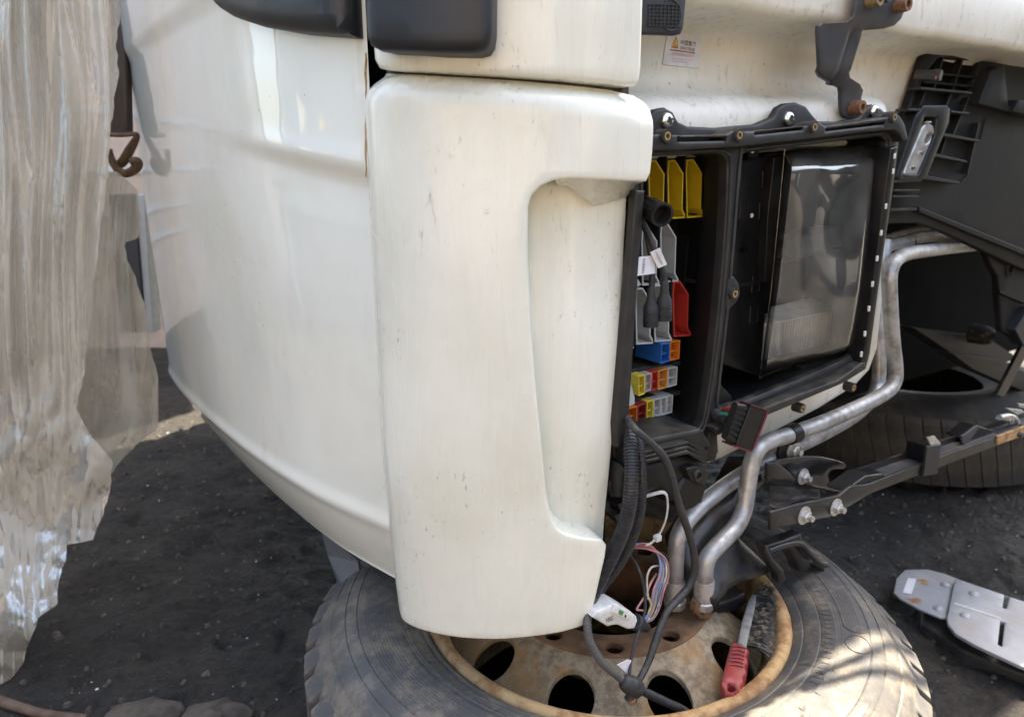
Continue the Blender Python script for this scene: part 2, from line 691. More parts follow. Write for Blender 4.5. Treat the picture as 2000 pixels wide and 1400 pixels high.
GRYC = simple('pale_grey_plastic', (0.44, 0.46, 0.46), (0.38, 0.40, 0.40), 40, 0.42, dust=(0.3, 0.27, 0.2), dustamt=0.35)
REDP = simple('red_plastic', (0.45, 0.035, 0.025), (0.36, 0.03, 0.022), 40, 0.42, dust=(0.3, 0.16, 0.1), dustamt=0.3)
BLUP = simple('blue_plastic', (0.015, 0.12, 0.42), (0.013, 0.10, 0.36), 40, 0.4)
ORAP = simple('orange_plastic', (0.60, 0.17, 0.02), (0.52, 0.14, 0.02), 40, 0.42)
LORP = simple('pale_orange_plastic', (0.58, 0.26, 0.07), (0.5, 0.22, 0.06), 40, 0.42)
LYEP = simple('lemon_plastic', (0.62, 0.50, 0.06), (0.55, 0.44, 0.05), 40, 0.42)
PINP = simple('pink_grey_plastic', (0.42, 0.36, 0.38), (0.36, 0.31, 0.33), 40, 0.42)
DREP = simple('dark_red_plastic', (0.30, 0.03, 0.025), (0.25, 0.025, 0.02), 40, 0.42)
PAPER = simple('white_paper', (0.66, 0.66, 0.70), (0.58, 0.58, 0.61), 60, 0.6)
PAPERW = simple('cream_paper', (0.60, 0.57, 0.55), (0.5, 0.47, 0.45), 60, 0.6)
INK = simple('black_ink', (0.02, 0.02, 0.025), (0.03, 0.03, 0.03), 60, 0.6)
INKR = simple('red_ink', (0.36, 0.06, 0.09), (0.32, 0.06, 0.08), 60, 0.6)
INKP = simple('faded_pink_ink', (0.48, 0.25, 0.33), (0.42, 0.22, 0.28), 60, 0.6)
INKY = simple('gold_ink', (0.55, 0.34, 0.04), (0.5, 0.3, 0.03), 60, 0.6)
INKO = simple('orange_ink', (0.45, 0.18, 0.03), (0.4, 0.16, 0.03), 60, 0.6)
INKG = simple('green_ink', (0.03, 0.25, 0.08), (0.03, 0.2, 0.07), 60, 0.6)
TAPE = simple('black_cloth_tape', (0.016, 0.017, 0.020), (0.028, 0.028, 0.028), 90, 0.55, bump=0.3, bscale=500, dust=(0.16, 0.15, 0.13), dustamt=0.4)
HOSE = simple('black_corrugated_hose', (0.010, 0.011, 0.015), (0.018, 0.018, 0.021), 60, 0.40, dust=(0.12, 0.105, 0.085), dustamt=0.3)
HOSEG = simple('grey_corrugated_hose', (0.075, 0.072, 0.068), (0.055, 0.053, 0.05), 60, 0.55, dust=(0.2, 0.18, 0.15), dustamt=0.4)
WOOD = simple('dark_weathered_wood', (0.07, 0.045, 0.032), (0.11, 0.075, 0.055), 30, 0.8, bump=0.5, bscale=120, stretch=(1, 1, 0.1))
RUSTD = simple('rusty_hook_iron', (0.085, 0.045, 0.025), (0.16, 0.085, 0.04), 60, 0.8, bump=0.4, bscale=250)
PINKW = simple('sandy_plaster', (0.62, 0.49, 0.40), (0.5, 0.39, 0.31), 6, 0.85, bump=0.2, bscale=40)
NAVY = simple('dark_navy_paint', (0.022, 0.027, 0.036), (0.03, 0.034, 0.042), 10, 0.4)
SLATEB = simple('blue_grey_plastic', (0.055, 0.068, 0.085), (0.07, 0.08, 0.095), 14, 0.45, dust=(0.2, 0.19, 0.17), dustamt=0.3)
SEAL = simple('yellowed_sealant', (0.42, 0.30, 0.15), (0.25, 0.15, 0.06), 60, 0.6)
FINS = simple('grey_cast_aluminium', (0.75, 0.75, 0.74), (0.65, 0.65, 0.64), 40, 0.5, metal=0.3)
SLATE2 = simple('slate_plastic', (0.07, 0.075, 0.085), (0.06, 0.065, 0.07), 40, 0.5)

# tyre rubber, dusty
m, nt, p = new_mat('worn_tyre_rubber')
N = NT(nt)
c = N.mix(N.ramp(N.noise(4, 6, 0.65), 0.35, 0.7), (0.047, 0.047, 0.049), (0.088, 0.081, 0.072))
c = N.mix(N.math('MULTIPLY', N.ramp(N.noise(16, 9, 0.8), 0.44, 0.66), 0.7), c, (0.185, 0.155, 0.115))
c = N.mix(N.math('MULTIPLY', N.ramp(N.noise(7.3, 5, 0.7, dist=1.0), 0.64, 0.67), 0.75), c, (0.012, 0.012, 0.013))
N.link(c, p.inputs['Base Color'])
N.link(N.ramp(N.noise(9, 5), 0.3, 0.7, 0.5, 0.85), p.inputs['Roughness'])
N.link(N.bump(N.noise(90, 5, 0.7), 0.25, 0.002), p.inputs['Normal'])
TYRE = m
# rusty beige rim
m, nt, p = new_mat('rusty_beige_rim_paint')
N = NT(nt)
c = N.mix(N.ramp(N.noise(55, 7, 0.75), 0.40, 0.62), (0.28, 0.225, 0.15), (0.15, 0.11, 0.068))
c = N.mix(N.math('MULTIPLY', N.ramp(N.noise(9, 7, 0.7), 0.46, 0.62), 0.9), c, (0.25, 0.135, 0.045))
c = N.mix(N.math('MULTIPLY', N.ramp(N.noise(30, 6, 0.7), 0.62, 0.72), 0.7), c, (0.12, 0.055, 0.025))
N.link(c, p.inputs['Base Color'])
p.inputs['Roughness'].default_value = 0.75
N.link(N.bump(N.noise(160, 5, 0.7), 0.35, 0.002), p.inputs['Normal'])
RIM = m
RIMLIP = simple('ochre_rust', (0.40, 0.26, 0.12), (0.22, 0.11, 0.045), 40, 0.78, bump=0.4, bscale=200)
HUBR = simple('brown_rust', (0.15, 0.075, 0.035), (0.075, 0.04, 0.022), 22, 0.85, bump=0.4, bscale=180, dust=(0.26, 0.17, 0.09), dustamt=0.5)
# oily dark ground
m, nt, p = new_mat('oily_dark_earth')
N = NT(nt)
c = N.mix(N.ramp(N.noise(2.2, 7, 0.65), 0.35, 0.7), (0.029, 0.026, 0.0235), (0.052, 0.044, 0.035))
c = N.mix(N.math('MULTIPLY', N.ramp(N.noise(16, 8, 0.75), 0.48, 0.72), 0.75), c, (0.072, 0.060, 0.046))
c = N.mix(N.ramp(N.noise(55, 9, 0.8), 0.56, 0.34), c, (0.009, 0.009, 0.009))
c = N.mix(N.math('MULTIPLY', N.ramp(N.noise(140, 4, 0.7), 0.56, 0.70), 0.7), c, (0.125, 0.108, 0.086))
N.link(c, p.inputs['Base Color'])
N.link(N.ramp(N.noise(6, 5), 0.35, 0.7, 0.55, 0.9), p.inputs['Roughness'])
b1 = N.bump(N.noise(34, 9, 0.72), 1.0, 0.045)
N.link(N.bump(N.noise(150, 6, 0.7), 0.9, 0.010, b1), p.inputs['Normal'])
EARTH = m
SHARD = simple('pale_glass_shard', (0.55, 0.58, 0.62), (0.4, 0.42, 0.45), 90, 0.12)
CLOD = simple('earth_clod', (0.035, 0.031, 0.028), (0.11, 0.09, 0.068), 30, 0.9, bump=0.4, bscale=150)

# cloudy polythene film
m, nt, p = new_mat('cloudy_polythene_film')
N = NT(nt)
nt.nodes.remove(p)
out = nt.nodes['Material Output']
dif = N.node('ShaderNodeBsdfDiffuse')
trl = N.node('ShaderNodeBsdfTranslucent')
gls = N.node('ShaderNodeBsdfGlossy')
trp = N.node('ShaderNodeBsdfTransparent')
gls.inputs['Roughness'].default_value = 0.24
colr = N.mix(N.ramp(N.noise(5, 6, 0.65, (1, 1, 0.4)), 0.4, 0.7), (0.66, 0.62, 0.54), (0.46, 0.42, 0.34))
N.link(colr, dif.inputs[0])
N.link(colr, trl.inputs[0])
bm_ = N.bump(N.noise(30, 4, 0.55, (1, 1, 0.4), 1.0), 0.12, 0.004)
for q in (dif, trl, gls):
    N.link(bm_, q.inputs['Normal'])
m1 = N.node('ShaderNodeMixShader')
m1.inputs[0].default_value = 0.45
N.link(dif.outputs[0], m1.inputs[1])
N.link(trl.outputs[0], m1.inputs[2])
fr = N.node('ShaderNodeFresnel')
fr.inputs[0].default_value = 1.45
N.link(bm_, fr.inputs['Normal'])
m2 = N.node('ShaderNodeMixShader')
N.link(N.math('MULTIPLY', fr.outputs[0], 0.58), m2.inputs[0])
N.link(m1.outputs[0], m2.inputs[1])
N.link(gls.outputs[0], m2.inputs[2])
m3 = N.node('ShaderNodeMixShader')
N.link(N.ramp(N.noise(3.5, 4), 0.35, 0.7, 0.84, 0.62), m3.inputs[0])
N.link(trp.outputs[0], m3.inputs[1])
N.link(m2.outputs[0], m3.inputs[2])
N.link(m3.outputs[0], out.inputs[0])
FILM = m

# clear cover, scuffed and dusty
m, nt, p = new_mat('scuffed_clear_plastic')
N = NT(nt)
nt.nodes.remove(p)
out = nt.nodes['Material Output']
dif = N.node('ShaderNodeBsdfDiffuse')
gls = N.node('ShaderNodeBsdfGlossy')
trp = N.node('ShaderNodeBsdfTransparent')
gls.inputs['Roughness'].default_value = 0.07
trp.inputs[0].default_value = (0.93, 0.93, 0.90, 1)
dif.inputs[0].default_value = (0.50, 0.48, 0.43, 1)
m1 = N.node('ShaderNodeMixShader')
sc_ = N.math('ADD', N.math('MULTIPLY', N.ramp(N.noise(12, 7, 0.7), 0.35, 0.75), 0.11), 0.065)
sc_ = N.math('ADD', sc_, N.math('MULTIPLY', N.ramp(N.noise(300, 2, 0.5), 0.66, 0.74), 0.10))
N.link(sc_, m1.inputs[0])
N.link(trp.outputs[0], m1.inputs[1])
N.link(dif.outputs[0], m1.inputs[2])
fr = N.node('ShaderNodeFresnel')
fr.inputs[0].default_value = 1.62
m2 = N.node('ShaderNodeMixShader')
N.link(N.math('MULTIPLY', fr.outputs[0], 1.7), m2.inputs[0])
N.link(m1.outputs[0], m2.inputs[1])
N.link(gls.outputs[0], m2.inputs[2])
N.link(m2.outputs[0], out.inputs[0])
CLEAR = m
m, nt, p = new_mat('dark_window_glass')
p.inputs['Base Color'].default_value = (0.01, 0.012, 0.012, 1)
p.inputs['Roughness'].default_value = 0.05
DGLASS = m

# ------------------------------------------------------------------ ground
def fbm(x, y, seed=0.0):
    v = 0
    for k, (f, a) in enumerate(((1.3, 1.0), (2.9, 0.5), (6.3, 0.28), (13.1, 0.15))):
        v += a * (math.sin(x * f * 2.1 + seed + k * 1.7 + 1.3 * math.sin(y * f * 1.3 + k)) * math.cos(y * f * 1.9 - seed * 0.7 + k * 2.3 + 0.9 * math.sin(x * f * 1.1 - k)))
    return v


from mathutils import noise as mnoise


def ground_z(x, y):
    if not (-2.6 < x < 2.9 and 0.1 < y < 4.7):
        return -0.004
    q = Vector((x * 6.0, y * 6.0, 0.3))
    h = 0.010 * fbm(x, y, 2.0) - 0.006
    h += 0.006 * mnoise.fractal(q, 0.8, 2.1, 3) + 0.0075 * mnoise.turbulence(Vector((x * 17, y * 17, 1.7)), 4, False, noise_basis='PERLIN_ORIGINAL', amplitude_scale=0.6, frequency_scale=2.1)
    pit = mnoise.noise(Vector((x * 17, y * 17, 5.0)))
    if pit > 0.30:
        h -= 0.030 * (pit - 0.30)
    return h


gm = MB()
xs = np.concatenate([[-120, -40, -12, -5, -2.5, -2.0], np.linspace(-1.6, 2.3, 400), [2.6, 2.85, 6, 12, 40, 120]])
ys = np.concatenate([[-120, -40, -12, -4, -1, 0.15, 0.35], 0.5 + 3.2 * np.linspace(0, 1, 330) ** 1.35, [4.0, 4.6], [8, 15, 40, 120]])
gm.grid([[Vector((x, y, ground_z(x, y))) for x in xs] for y in ys])
gm.build('ground', EARTH, kind='structure', smooth=180, recalc=False)


def scatter(name, label, mat, n, smin, smax, seed, flatten=0.6, area=None):
    rg = np.random.default_rng(seed)
    mb = MB()
    for _ in range(n):
        x = rg.uniform(-1.5, 2.0)
        y = 0.35 + 3.2 * rg.uniform(0, 1) ** 1.3
        s = smin + (smax - smin) * rg.uniform(0, 1) ** 3
        z = ground_z(x, y)
        th = rg.uniform(0, 6.28)
        vs = []
        for k in range(5):
            a = th + k * 1.2566 + rg.uniform(-0.3, 0.3)
            rr = s * rg.uniform(0.6, 1.0)
            vs.append((x + rr * math.cos(a), y + rr * math.sin(a), z - s * 0.2))
        for k in range(4):
            a = th + k * 1.57 + rg.uniform(-0.3, 0.3)
            rr = s * rg.uniform(0.25, 0.6)
            vs.append((x + rr * math.cos(a), y + rr * math.sin(a), z + s * flatten * rg.uniform(0.6, 1.0)))
        mb.add(vs, [(0, 1, 5), (1, 6, 5), (1, 2, 6), (2, 7, 6), (2, 3, 7), (3, 8, 7), (3, 4, 8), (4, 5, 8), (4, 0, 5), (5, 6, 7, 8)])
    return mb.build(name, mat, kind='stuff', label=label, cat=name.replace('_', ' '), smooth=50 if flatten > 0.4 else 0, recalc=False)


scatter('earth_clods', 'loose clods of dark oily earth scattered over the yard', CLOD, 11000, 0.0012, 0.013, 3)
scatter('glass_shards', 'tiny pale glass shards glinting on the dark ground', SHARD, 1800, 0.0012, 0.005, 5, 0.3)

# ------------------------------------------------------------------ the cab
CABBASE = (0.1, 1.5, 0.0)
cab = thing('truck_cab', 'dismantled white truck cab standing with its front corner over an old wheel', 'truck cab', CABBASE)

# side skin (door and wing) as one long curved sheet with pressed creases
ZB = 0.372


def sstep(a, b, x):
    t = min(max((x - a) / (b - a), 0), 1)
    return t * t * (3 - 2 * t)


def side_off(s, z):
    o = 0.0
    zc = 0.482 - 0.035 * min(s, 1.0)
    if z < zc:
        o -= 0.034 * ((zc - z) / (zc - ZB)) ** 1.25
    o += 0.0045 * math.exp(-((z - zc - 0.006) / 0.012) ** 2)
    z2 = 0.972 + 0.13 * s
    w = 1 - sstep(0.02, 0.50, s)
    o -= 0.011 * w * (1 - sstep(-0.022, 0.010, z - z2)) * (1 - 0.75 * sstep(0.02, 0.22, z2 - z))
    o += 0.003 * w * math.exp(-((z - z2 - 0.014) / 0.014) ** 2)
    o += 0.010 * sstep(-0.02, 0.02, z - 1.225)
    o += 0.010 * math.sin((z - 0.4) * 2.2)
    return o


mb = MB()
ss = np.concatenate([np.linspace(0.0, 0.5, 46), np.linspace(0.515, SIDE.len, 50)])
zs = np.concatenate([np.linspace(ZB, 0.51, 22), np.linspace(0.53, 0.92, 16), np.linspace(0.93, 1.10, 36), np.linspace(1.11, 1.19, 4), np.linspace(1.195, 1.255, 14), np.linspace(1.28, 1.62, 6)])
rows = [[SIDE.at(s, ZB + 0.012, -0.034 - 0.03) for s in ss], [SIDE.at(s, ZB - 0.001, -0.034 - 0.022) for s in ss], [SIDE.at(s, ZB - 0.003, -0.034 - 0.003) for s in ss]]
rows += [[SIDE.at(s, z, side_off(s, z)) for s in ss] for z in zs]
mb.grid(rows)
mb.build('door_panel', GLOSS, cab, label='glossy white side panel with pressed creases', smooth=60)

# yellowed sealant down the seam
def seam_pt(x, y):
    q = SIDE.hit(x, y)
    for _ in range(3):
        o = side_off(*q)
        q = SIDE.hit(x, y, o)
    return SIDE.at(q[0], q[1], o)


mb = MB()
mb.tube([seam_pt(715.0 + 0.7 * math.sin(1.7 * k), yy) for k, yy in enumerate(np.linspace(104, 345, 18))], lambda u: 0.0013 + 0.0006 * math.sin(11 * u), 8)
mb.build('sealant_bead', SEAL, cab)

# dark inner skin behind the joints
mb = MB()
mb.grid([[CORN.at(s, z, -0.062) for s in np.linspace(0.0, 0.42, 24)] for z in (0.46, 0.8, 1.2, 1.6)])
mb.grid([[SIDE.at(s, z, -0.06) for s in np.linspace(0.0, 0.5, 8)] for z in (0.44, 0.8, 1.2, 1.6)])
mb.build('inner_skin', VOID, cab, smooth=60)

# corner panel
outer = [(722, 152), (735, 143), (800, 145), (900, 151), (1000, 157), (1100, 166), (1190, 176), (1236, 187), (1257, 200), (1270, 224), (1274, 260), (1272, 300), (1268, 338), (1260, 355),
         (1220, 354), (1160, 351), (1110, 349), (1082, 352), (1057, 363), (1039, 381), (1031, 404), (1030, 500), (1036, 640), (1046, 760), (1058, 880), (1067, 965), (1074, 1004), (1087, 1029), (1105, 1041), (1130, 1047), (1174, 1051), (1183, 1062), (1180, 1085),
         (1165, 1150), (1151, 1208), (1136, 1220), (1060, 1238), (980, 1246), (900, 1243), (842, 1232), (795, 1214), (773, 1196), (767, 1172), (757, 1100), (745, 1000), (733, 850), (724, 700), (718, 500), (715, 350), (716, 200)]
ztop = np.array([CORN.hit(x, y, 0.0) for x, y in outer[:12]])


def corner_ofs(s, z):
    zt = np.interp(s, ztop[:9, 0], ztop[:9, 1])
    d = min(max(zt - z, 0), 0.045)
    d = min(d, 0.026)
    o = -(0.026 - math.sqrt(max(0.026 ** 2 - (0.026 - d) ** 2, 0)))
    o -= 0.012 * max(0.0, (0.62 - z) / 0.25) ** 1.6
    return o


mb = plateC(CORN, outer, 0.0, 0.052, 0.0035, 0.011, ofs=corner_ofs)
corner = mb.build('corner_panel', SATIN, cab, label='satin white corner panel with a tall recess along its right edge', smooth=50)

# recess floor and finger-pull wedge
floor_px = [(1010, 350), (1105, 348), (1200, 352), (1222, 372), (1221, 420), (1216, 520), (1206, 700), (1192, 880), (1180, 1000), (1175, 1068), (1100, 1060), (1050, 1030), (1030, 900), (1012, 700), (1005, 500)]
mb = plateC(CORN, floor_px, -0.044, 0.006, 0.003, 0.015, ofs=lambda s, z: corner_ofs(s, min(z, 1.0)) * 0.9 - 0.008 * sstep(0.75, 0.90, z))
mb.build('recess_floor', SATIN, corner, smooth=50)
fr_ = [CORN.at(*CORN.hit(x, y), -0.004) for x, y in ((1085, 353), (1110, 349), (1160, 351), (1220, 354), (1261, 355))]
bk_ = [CORN.at(*CORN.hit(x, y, -0.045), -0.045 - e) for x, y, e in ((1088, 362, 0.0), (1108, 366, 0), (1160, 401, 0.0), (1222, 386, 0.0), (1258, 360, 0.012))]
tp_ = [p + Vector((0, 0, 0.02)) + Vector((0, 0.02, 0)) for p in fr_]
mb = MB()
mb.grid([tp_, fr_, bk_, [p + Vector((0, 0.012, 0.0)) for p in bk_]])
mb.build('pull_wedge', SATIN, corner, smooth=20)

# upper corner panel above it
up_px = [(724, -170), (725, 0), (727, 90), (729, 118), (738, 135), (760, 138), (900, 143), (1050, 152), (1150, 160), (1225, 168), (1246, 168), (1252, 158), (1255, 130), (1259, 0), (1262, -170)]
mb = plateC(CORN, up_px, -0.004, 0.03, 0.006, 0.014)
mb.build('upper_corner_panel', SATIN, cab, label='white upper corner panel', smooth=50)
# dark strip backing the open joint: gap shade plus brown grime
mb = plateC(CORN, [(735, 132), (1228, 150), (1228, 190), (735, 160)], -0.028, 0.01, 0.0, 0.02)
mb.build('joint_backing', simple('joint_shade_grime', (0.02, 0.016, 0.012), (0.09, 0.065, 0.045), 60, 0.9, bump=0.5, bscale=200), cab)

# mirror arm covers
mb = plateC(MIRR, [(706, -170), (706, 40), (709, 72), (716, 90), (734, 99), (850, 103), (925, 103), (945, 98), (955, 84), (959, 60), (961, -170)], 0.0, 0.045, 0.012, 0.016)
mb.build('mirror_arm_cover', GREYP, cab, smooth=50)
mb = plateC(SIDE, [(380, -170), (390, -30), (400, 0), (412, 16), (440, 34), (490, 50), (560, 62), (630, 67), (692, 68), (701, 60), (704, -170)], 0.045, 0.05, 0.022, 0.02)
mb.build('mirror_arm_cover', GREYP, cab, smooth=50)

# ribbed rubber flap beside the upper panel
mb = plateF([(1240, -60), (1341, -60), (1341, 2), (1336, 56), (1331, 67), (1322, 69), (1240, 66)], 0.085, 0.008, 0.003, 0.02)
flap = mb.build('rubber_flap', RUBBER, cab)
mb = MB()
for x in np.linspace(1268, 1328, 9):
    prismF([(x, 8), (x + 1.2, 8), (x + 0.2, 50), (x - 1, 50)], 0.0862, 0.084, mb)
for y in np.linspace(8, 50, 7):
    prismF([(1266, y), (1330, y + 2), (1330, y + 3.2), (1266, y + 1.2)], 0.0865, 0.084, mb)
c0 = onF(1310, 30, 0.0855)
mb.tube([c0 + (UV * math.cos(a) + Vector((0, 0, 1)) * math.sin(a)) * 0.017 for a in np.linspace(-2.2, 2.2, 24)], 0.0009, 6)
mb.build('moulded_ribs', RUBBER, flap, smooth=0)

# front wall: beam, hollow, ledge
tA = toF(1205, 100, 0.0)[0]
zb0, zb1 = toF(1310, 2, 0.07), toF(1640, 50, 0.07)
zl0, zl1 = toF(1250, 182, 0.02), toF(1600, 187, 0.02)


def lerp_line(a, b, t):
    return a[1] + (b[1] - a[1]) * (t - a[0]) / (b[0] - a[0])


t17 = toF(1690, 200, 0.0)[0]
t175 = toF(1745, 205, 0.0)[0]
rows_t = np.concatenate([np.linspace(tA - 0.06, t17 - 0.02, 50), np.linspace(t17 - 0.015, t175 + 0.02, 18), np.linspace(t175 + 0.04, 2.6, 28)])
prof_rows = []
for t in rows_t:
    zb = lerp_line(zb0, zb1, min(t, 0.8))
    zl = lerp_line(zl0, zl1, t)
    e = 1 - sstep(t17, t175, t)
    f_ = lambda o: -0.028 + (o + 0.028) * e
    pr = [(0.0, zb + 0.34), (0.02, zb + 0.18), (0.05, zb + 0.13), (0.069, zb + 0.10), (0.072, zb + 0.05), (0.0715, zb + 0.016), (0.068, zb + 0.007), (0.060, zb + 0.002), (0.03, zb), (0.0, zb - 0.003), (-0.018, zb - 0.007), (-0.026, zb - 0.014), (-0.028, zb - 0.025)]
    zm = zb - 0.025
    ze = zl + 0.030
    for k in range(1, 6):
        pr.append((-0.028, zm + (ze - zm) * k / 6))
    pr += [(f_(-0.028), ze), (f_(-0.025), zl + 0.014), (f_(-0.014), zl + 0.005), (f_(0.004), zl), (f_(0.020), zl - 0.005), (f_(0.032), zl - 0.014), (f_(0.038), zl - 0.028), (f_(0.039), zl - 0.045), (f_(0.038), zl - 0.055 - 0.12 * (1 - e))]
    prof_rows.append([F3(t, z + 0.0012 * math.sin(t * 37 + z * 20), o) for o, z in pr])
mb = MB()
mb.grid(prof_rows)
mb.build('front_wall', GRIMY, cab, label='grimy white pressed front wall under the windscreen', smooth=60)

low_px = [(1180, 262), (1500, 250), (1700, 226), (1733, 235), (1741, 260), (1738, 400), (1728, 560), (1716, 680), (1700, 724), (1670, 756), (1600, 800), (1500, 852), (1400, 902), (1300, 930), (1180, 950)]
hole_px = [(1232, 315), (1420, 305), (1690, 282), (1700, 300), (1668, 640), (1650, 680), (1540, 722), (1400, 780), (1360, 815), (1222, 840)]
mb = plateF(low_px, 0.010, 0.02, 0.008, 0.03, holes=[hole_px])
mb.build('lower_front_wall', GRIMY, cab, smooth=50)

# bulky body behind and above, mostly out of the picture
body = MB()
REAR = Vector((-0.95, 3.1, 0))
sideline = [SIDE.at(s, 0, -0.08) for s in (0.10, 0.5, 1.0, SIDE.len - 0.02)]
foot = [F3(0.0, 0, -0.10), F3(2.6, 0, -0.10), F3(2.6, 0, -1.9), REAR] + list(reversed(sideline))


def ring(z, inset):
    c = sum(foot, Vector()) / len(foot)
    return [Vector((p.x + (c.x - p.x) * inset, p.y + (c.y - p.y) * inset, z)) for p in foot]


body.grid([ring(1.0, 0.0), ring(1.5, 0.0), ring(1.62, -0.02)], True)
body.f.append(tuple(range(len(foot))))
body.build('cab_shell', GRIMY, cab, smooth=0)
roof = MB()
up_ = lambda p, z: Vector((p.x, p.y, z))
ft = [SIDE.at(0.20, 1.62, -0.01), SIDE.at(0.8, 1.62, -0.01), SIDE.at(SIDE.len - 0.05, 1.62, -0.01), up_(REAR, 1.62), F3(2.6, 1.62, -1.9), F3(2.6, 1.62, -0.01), F3(0.1, 1.62, 0.0)]
zr = 2.4
bset = -0.130
rt = [SIDE.at(0.20, zr, -0.14), SIDE.at(0.8, zr, -0.10), SIDE.at(SIDE.len - 0.05, zr, -0.08), up_(REAR, zr), F3(2.55, zr, -1.85), F3(2.55, zr, bset), F3(0.15, zr, bset)]
roof.grid([ft, rt], True)
n_ = len(ft)
roof.f.append(tuple(range(n_, 2 * n_)))
roof.build('cab_roof', GLOSS, cab, smooth=0)
ws = MB()
a, b, c, d = ft[6], ft[5], rt[5], rt[6]
q = lambda u, v: a.lerp(b, u).lerp(d.lerp(c, u), v) + NV * 0.006 + Vector((0, 0, 0.003))
ws.prism([q(0.06, 0.08), q(0.94, 0.08), q(0.94, 0.9), q(0.06, 0.9)], NV * 0.008)
ws.build('windscreen', DGLASS, cab, smooth=0)
# unseen rods added above the view to cast line shadows on the tyre
for pth in ([(1470, 1398), (1600, 1345), (1690, 1306), (1745, 1262), (1790, 1225)], [(1560, 1378), (1660, 1350), (1740, 1325), (1800, 1290), (1835, 1255)], [(1735, 1225), (1762, 1262), (1800, 1285)]):
    mb = MB()
    base_pts = [onZ(x, y, 0.28) for x, y in pth]
    mb.tube([p + SUN * ((1.46 + 0.01 * i - p.z) / SUN.z) for i, p in enumerate(base_pts)], 0.0075, 8, 8)
    mb.build('shadow_rod', BLACKC, cab)

# cab floor and wheel arch, coloured near-black to hold the shade under the cab
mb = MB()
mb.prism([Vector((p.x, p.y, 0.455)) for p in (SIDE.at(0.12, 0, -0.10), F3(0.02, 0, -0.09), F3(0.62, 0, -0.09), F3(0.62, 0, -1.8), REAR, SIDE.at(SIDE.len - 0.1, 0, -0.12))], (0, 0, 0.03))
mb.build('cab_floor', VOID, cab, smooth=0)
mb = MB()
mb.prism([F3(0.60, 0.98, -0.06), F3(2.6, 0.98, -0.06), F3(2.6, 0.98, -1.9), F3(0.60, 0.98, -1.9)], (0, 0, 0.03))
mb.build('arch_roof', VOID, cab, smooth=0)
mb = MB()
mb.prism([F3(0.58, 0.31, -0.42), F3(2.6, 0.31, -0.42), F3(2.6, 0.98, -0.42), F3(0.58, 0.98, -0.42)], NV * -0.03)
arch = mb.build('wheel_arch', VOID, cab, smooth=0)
mb = MB()
mb.prism([onF(x, y, -0.25) for x, y in ((1785, 640), (1930, 660), (1990, 700), (1960, 708), (1860, 690))], NV * -0.05)
mb.build('arch_plate', BLACKD, arch)
mb = MB()
mb.prism([onF(x, y, -0.2) for x, y in ((1860, 690), (1962, 706), (2060, 760), (2060, 790), (1900, 720))], NV * -0.05)
mb.build('arch_brace', BLACKD, arch)
mb = MB()
mb.prism([onF(x, y, -0.12) for x, y in ((2005, 660), (2018, 668), (1962, 775), (1948, 770))], NV * -0.01)
mb.build('strut_rod', CASTB, arch)
mb = MB()
mb.lathe([(0.010, 0.012), (0.014, 0.02), (0.022, 0.016), (0.028, 0.0), (0.030, -0.04)], onF(1925, 655, -0.2), NV, 24, capped=False)
mb.build('stained_knuckle', simple('yellow_stained_iron', (0.010, 0.009, 0.008), (0.09, 0.068, 0.025), 40, 0.8, lo=0.55, hi=0.66), arch, smooth=60)

# ------------------------------------------------------------------ shared small hardware (axis +Z)
def share(mb, name, mat, smooth=35):
    me = mb.mesh(name, (0, 0, 0), smooth)
    me.materials.append(mat)
    return me


def mesh_screw():
    """dome screw head with a cross recess cut as a raised cross of dark slots"""
    mb = MB()
    mb.lathe([(0.0, -0.004), (0.0095, -0.004), (0.0098, 0.0), (0.0090, 0.0028), (0.0068, 0.0048), (0.0036, 0.0058), (0.0, 0.006)], (0, 0, 0), seg=24, capped=False)
    return share(mb, 'screw_head', CHROME, 50)


def mesh_cross():
    mb = MB()
    mb.box((0, 0, 0.0058), (0.0048, 0, 0), (0, 0.0013, 0), (0, 0, 0.0009))
    mb.box((0, 0, 0.0059), (0.0013, 0, 0), (0, 0.0048, 0), (0, 0, 0.0009))
    return share(mb, 'cross_recess', INK, 0)


def mesh_insert():
    mb = MB()
    mb.lathe([(0.0052, -0.006), (0.0052, 0.0006), (0.0030, 0.0006), (0.0030, -0.006)], (0, 0, 0), seg=18, capped=False)
    return share(mb, 'brass_insert', BRASS)


def mesh_boss():
    mb = MB()
    mb.lathe([(0.0088, -0.016), (0.0084, -0.001), (0.0078, 0.0), (0.0053, 0.0), (0.0053, -0.014), (0.0, -0.014)], (0, 0, 0), seg=20, capped=False)
    return share(mb, 'insert_boss', BLACKD)


def mesh_bolt(mat, r=0.011, h=0.012, socket=True):
    mb = MB()
    pr = [(r * 1.0, -0.004), (r, h * 0.8), (r * 0.93, h)]
    if socket:
        pr += [(r * 0.5, h), (r * 0.5, h * 0.4), (0.0, h * 0.4)]
    else:
        pr += [(0, h)]
    mb.lathe(pr, (0, 0, 0), seg=6 if not socket else 20, capped=False)
    return share(mb, 'bolt_head', mat, 30)


def mesh_washer_bolt(mat):
    mb = MB()
    mb.lathe([(0.0, 0), (0.016, 0), (0.016, 0.002), (0.0, 0.002)], (0, 0, 0), seg=20, capped=False)
    mb.lathe([(0.0098, 0.002), (0.0098, 0.009), (0.0085, 0.010), (0.0, 0.010)], (0, 0, 0), seg=6, capped=False)
    mb.lathe([(0.0052, 0.010), (0.0052, 0.018), (0.0, 0.018)], (0, 0, 0), seg=12, capped=False)
    return share(mb, 'bolt', mat, 30)


SCREW, CROSS, INSERT, BOSS = mesh_screw(), mesh_cross(), mesh_insert(), mesh_boss()


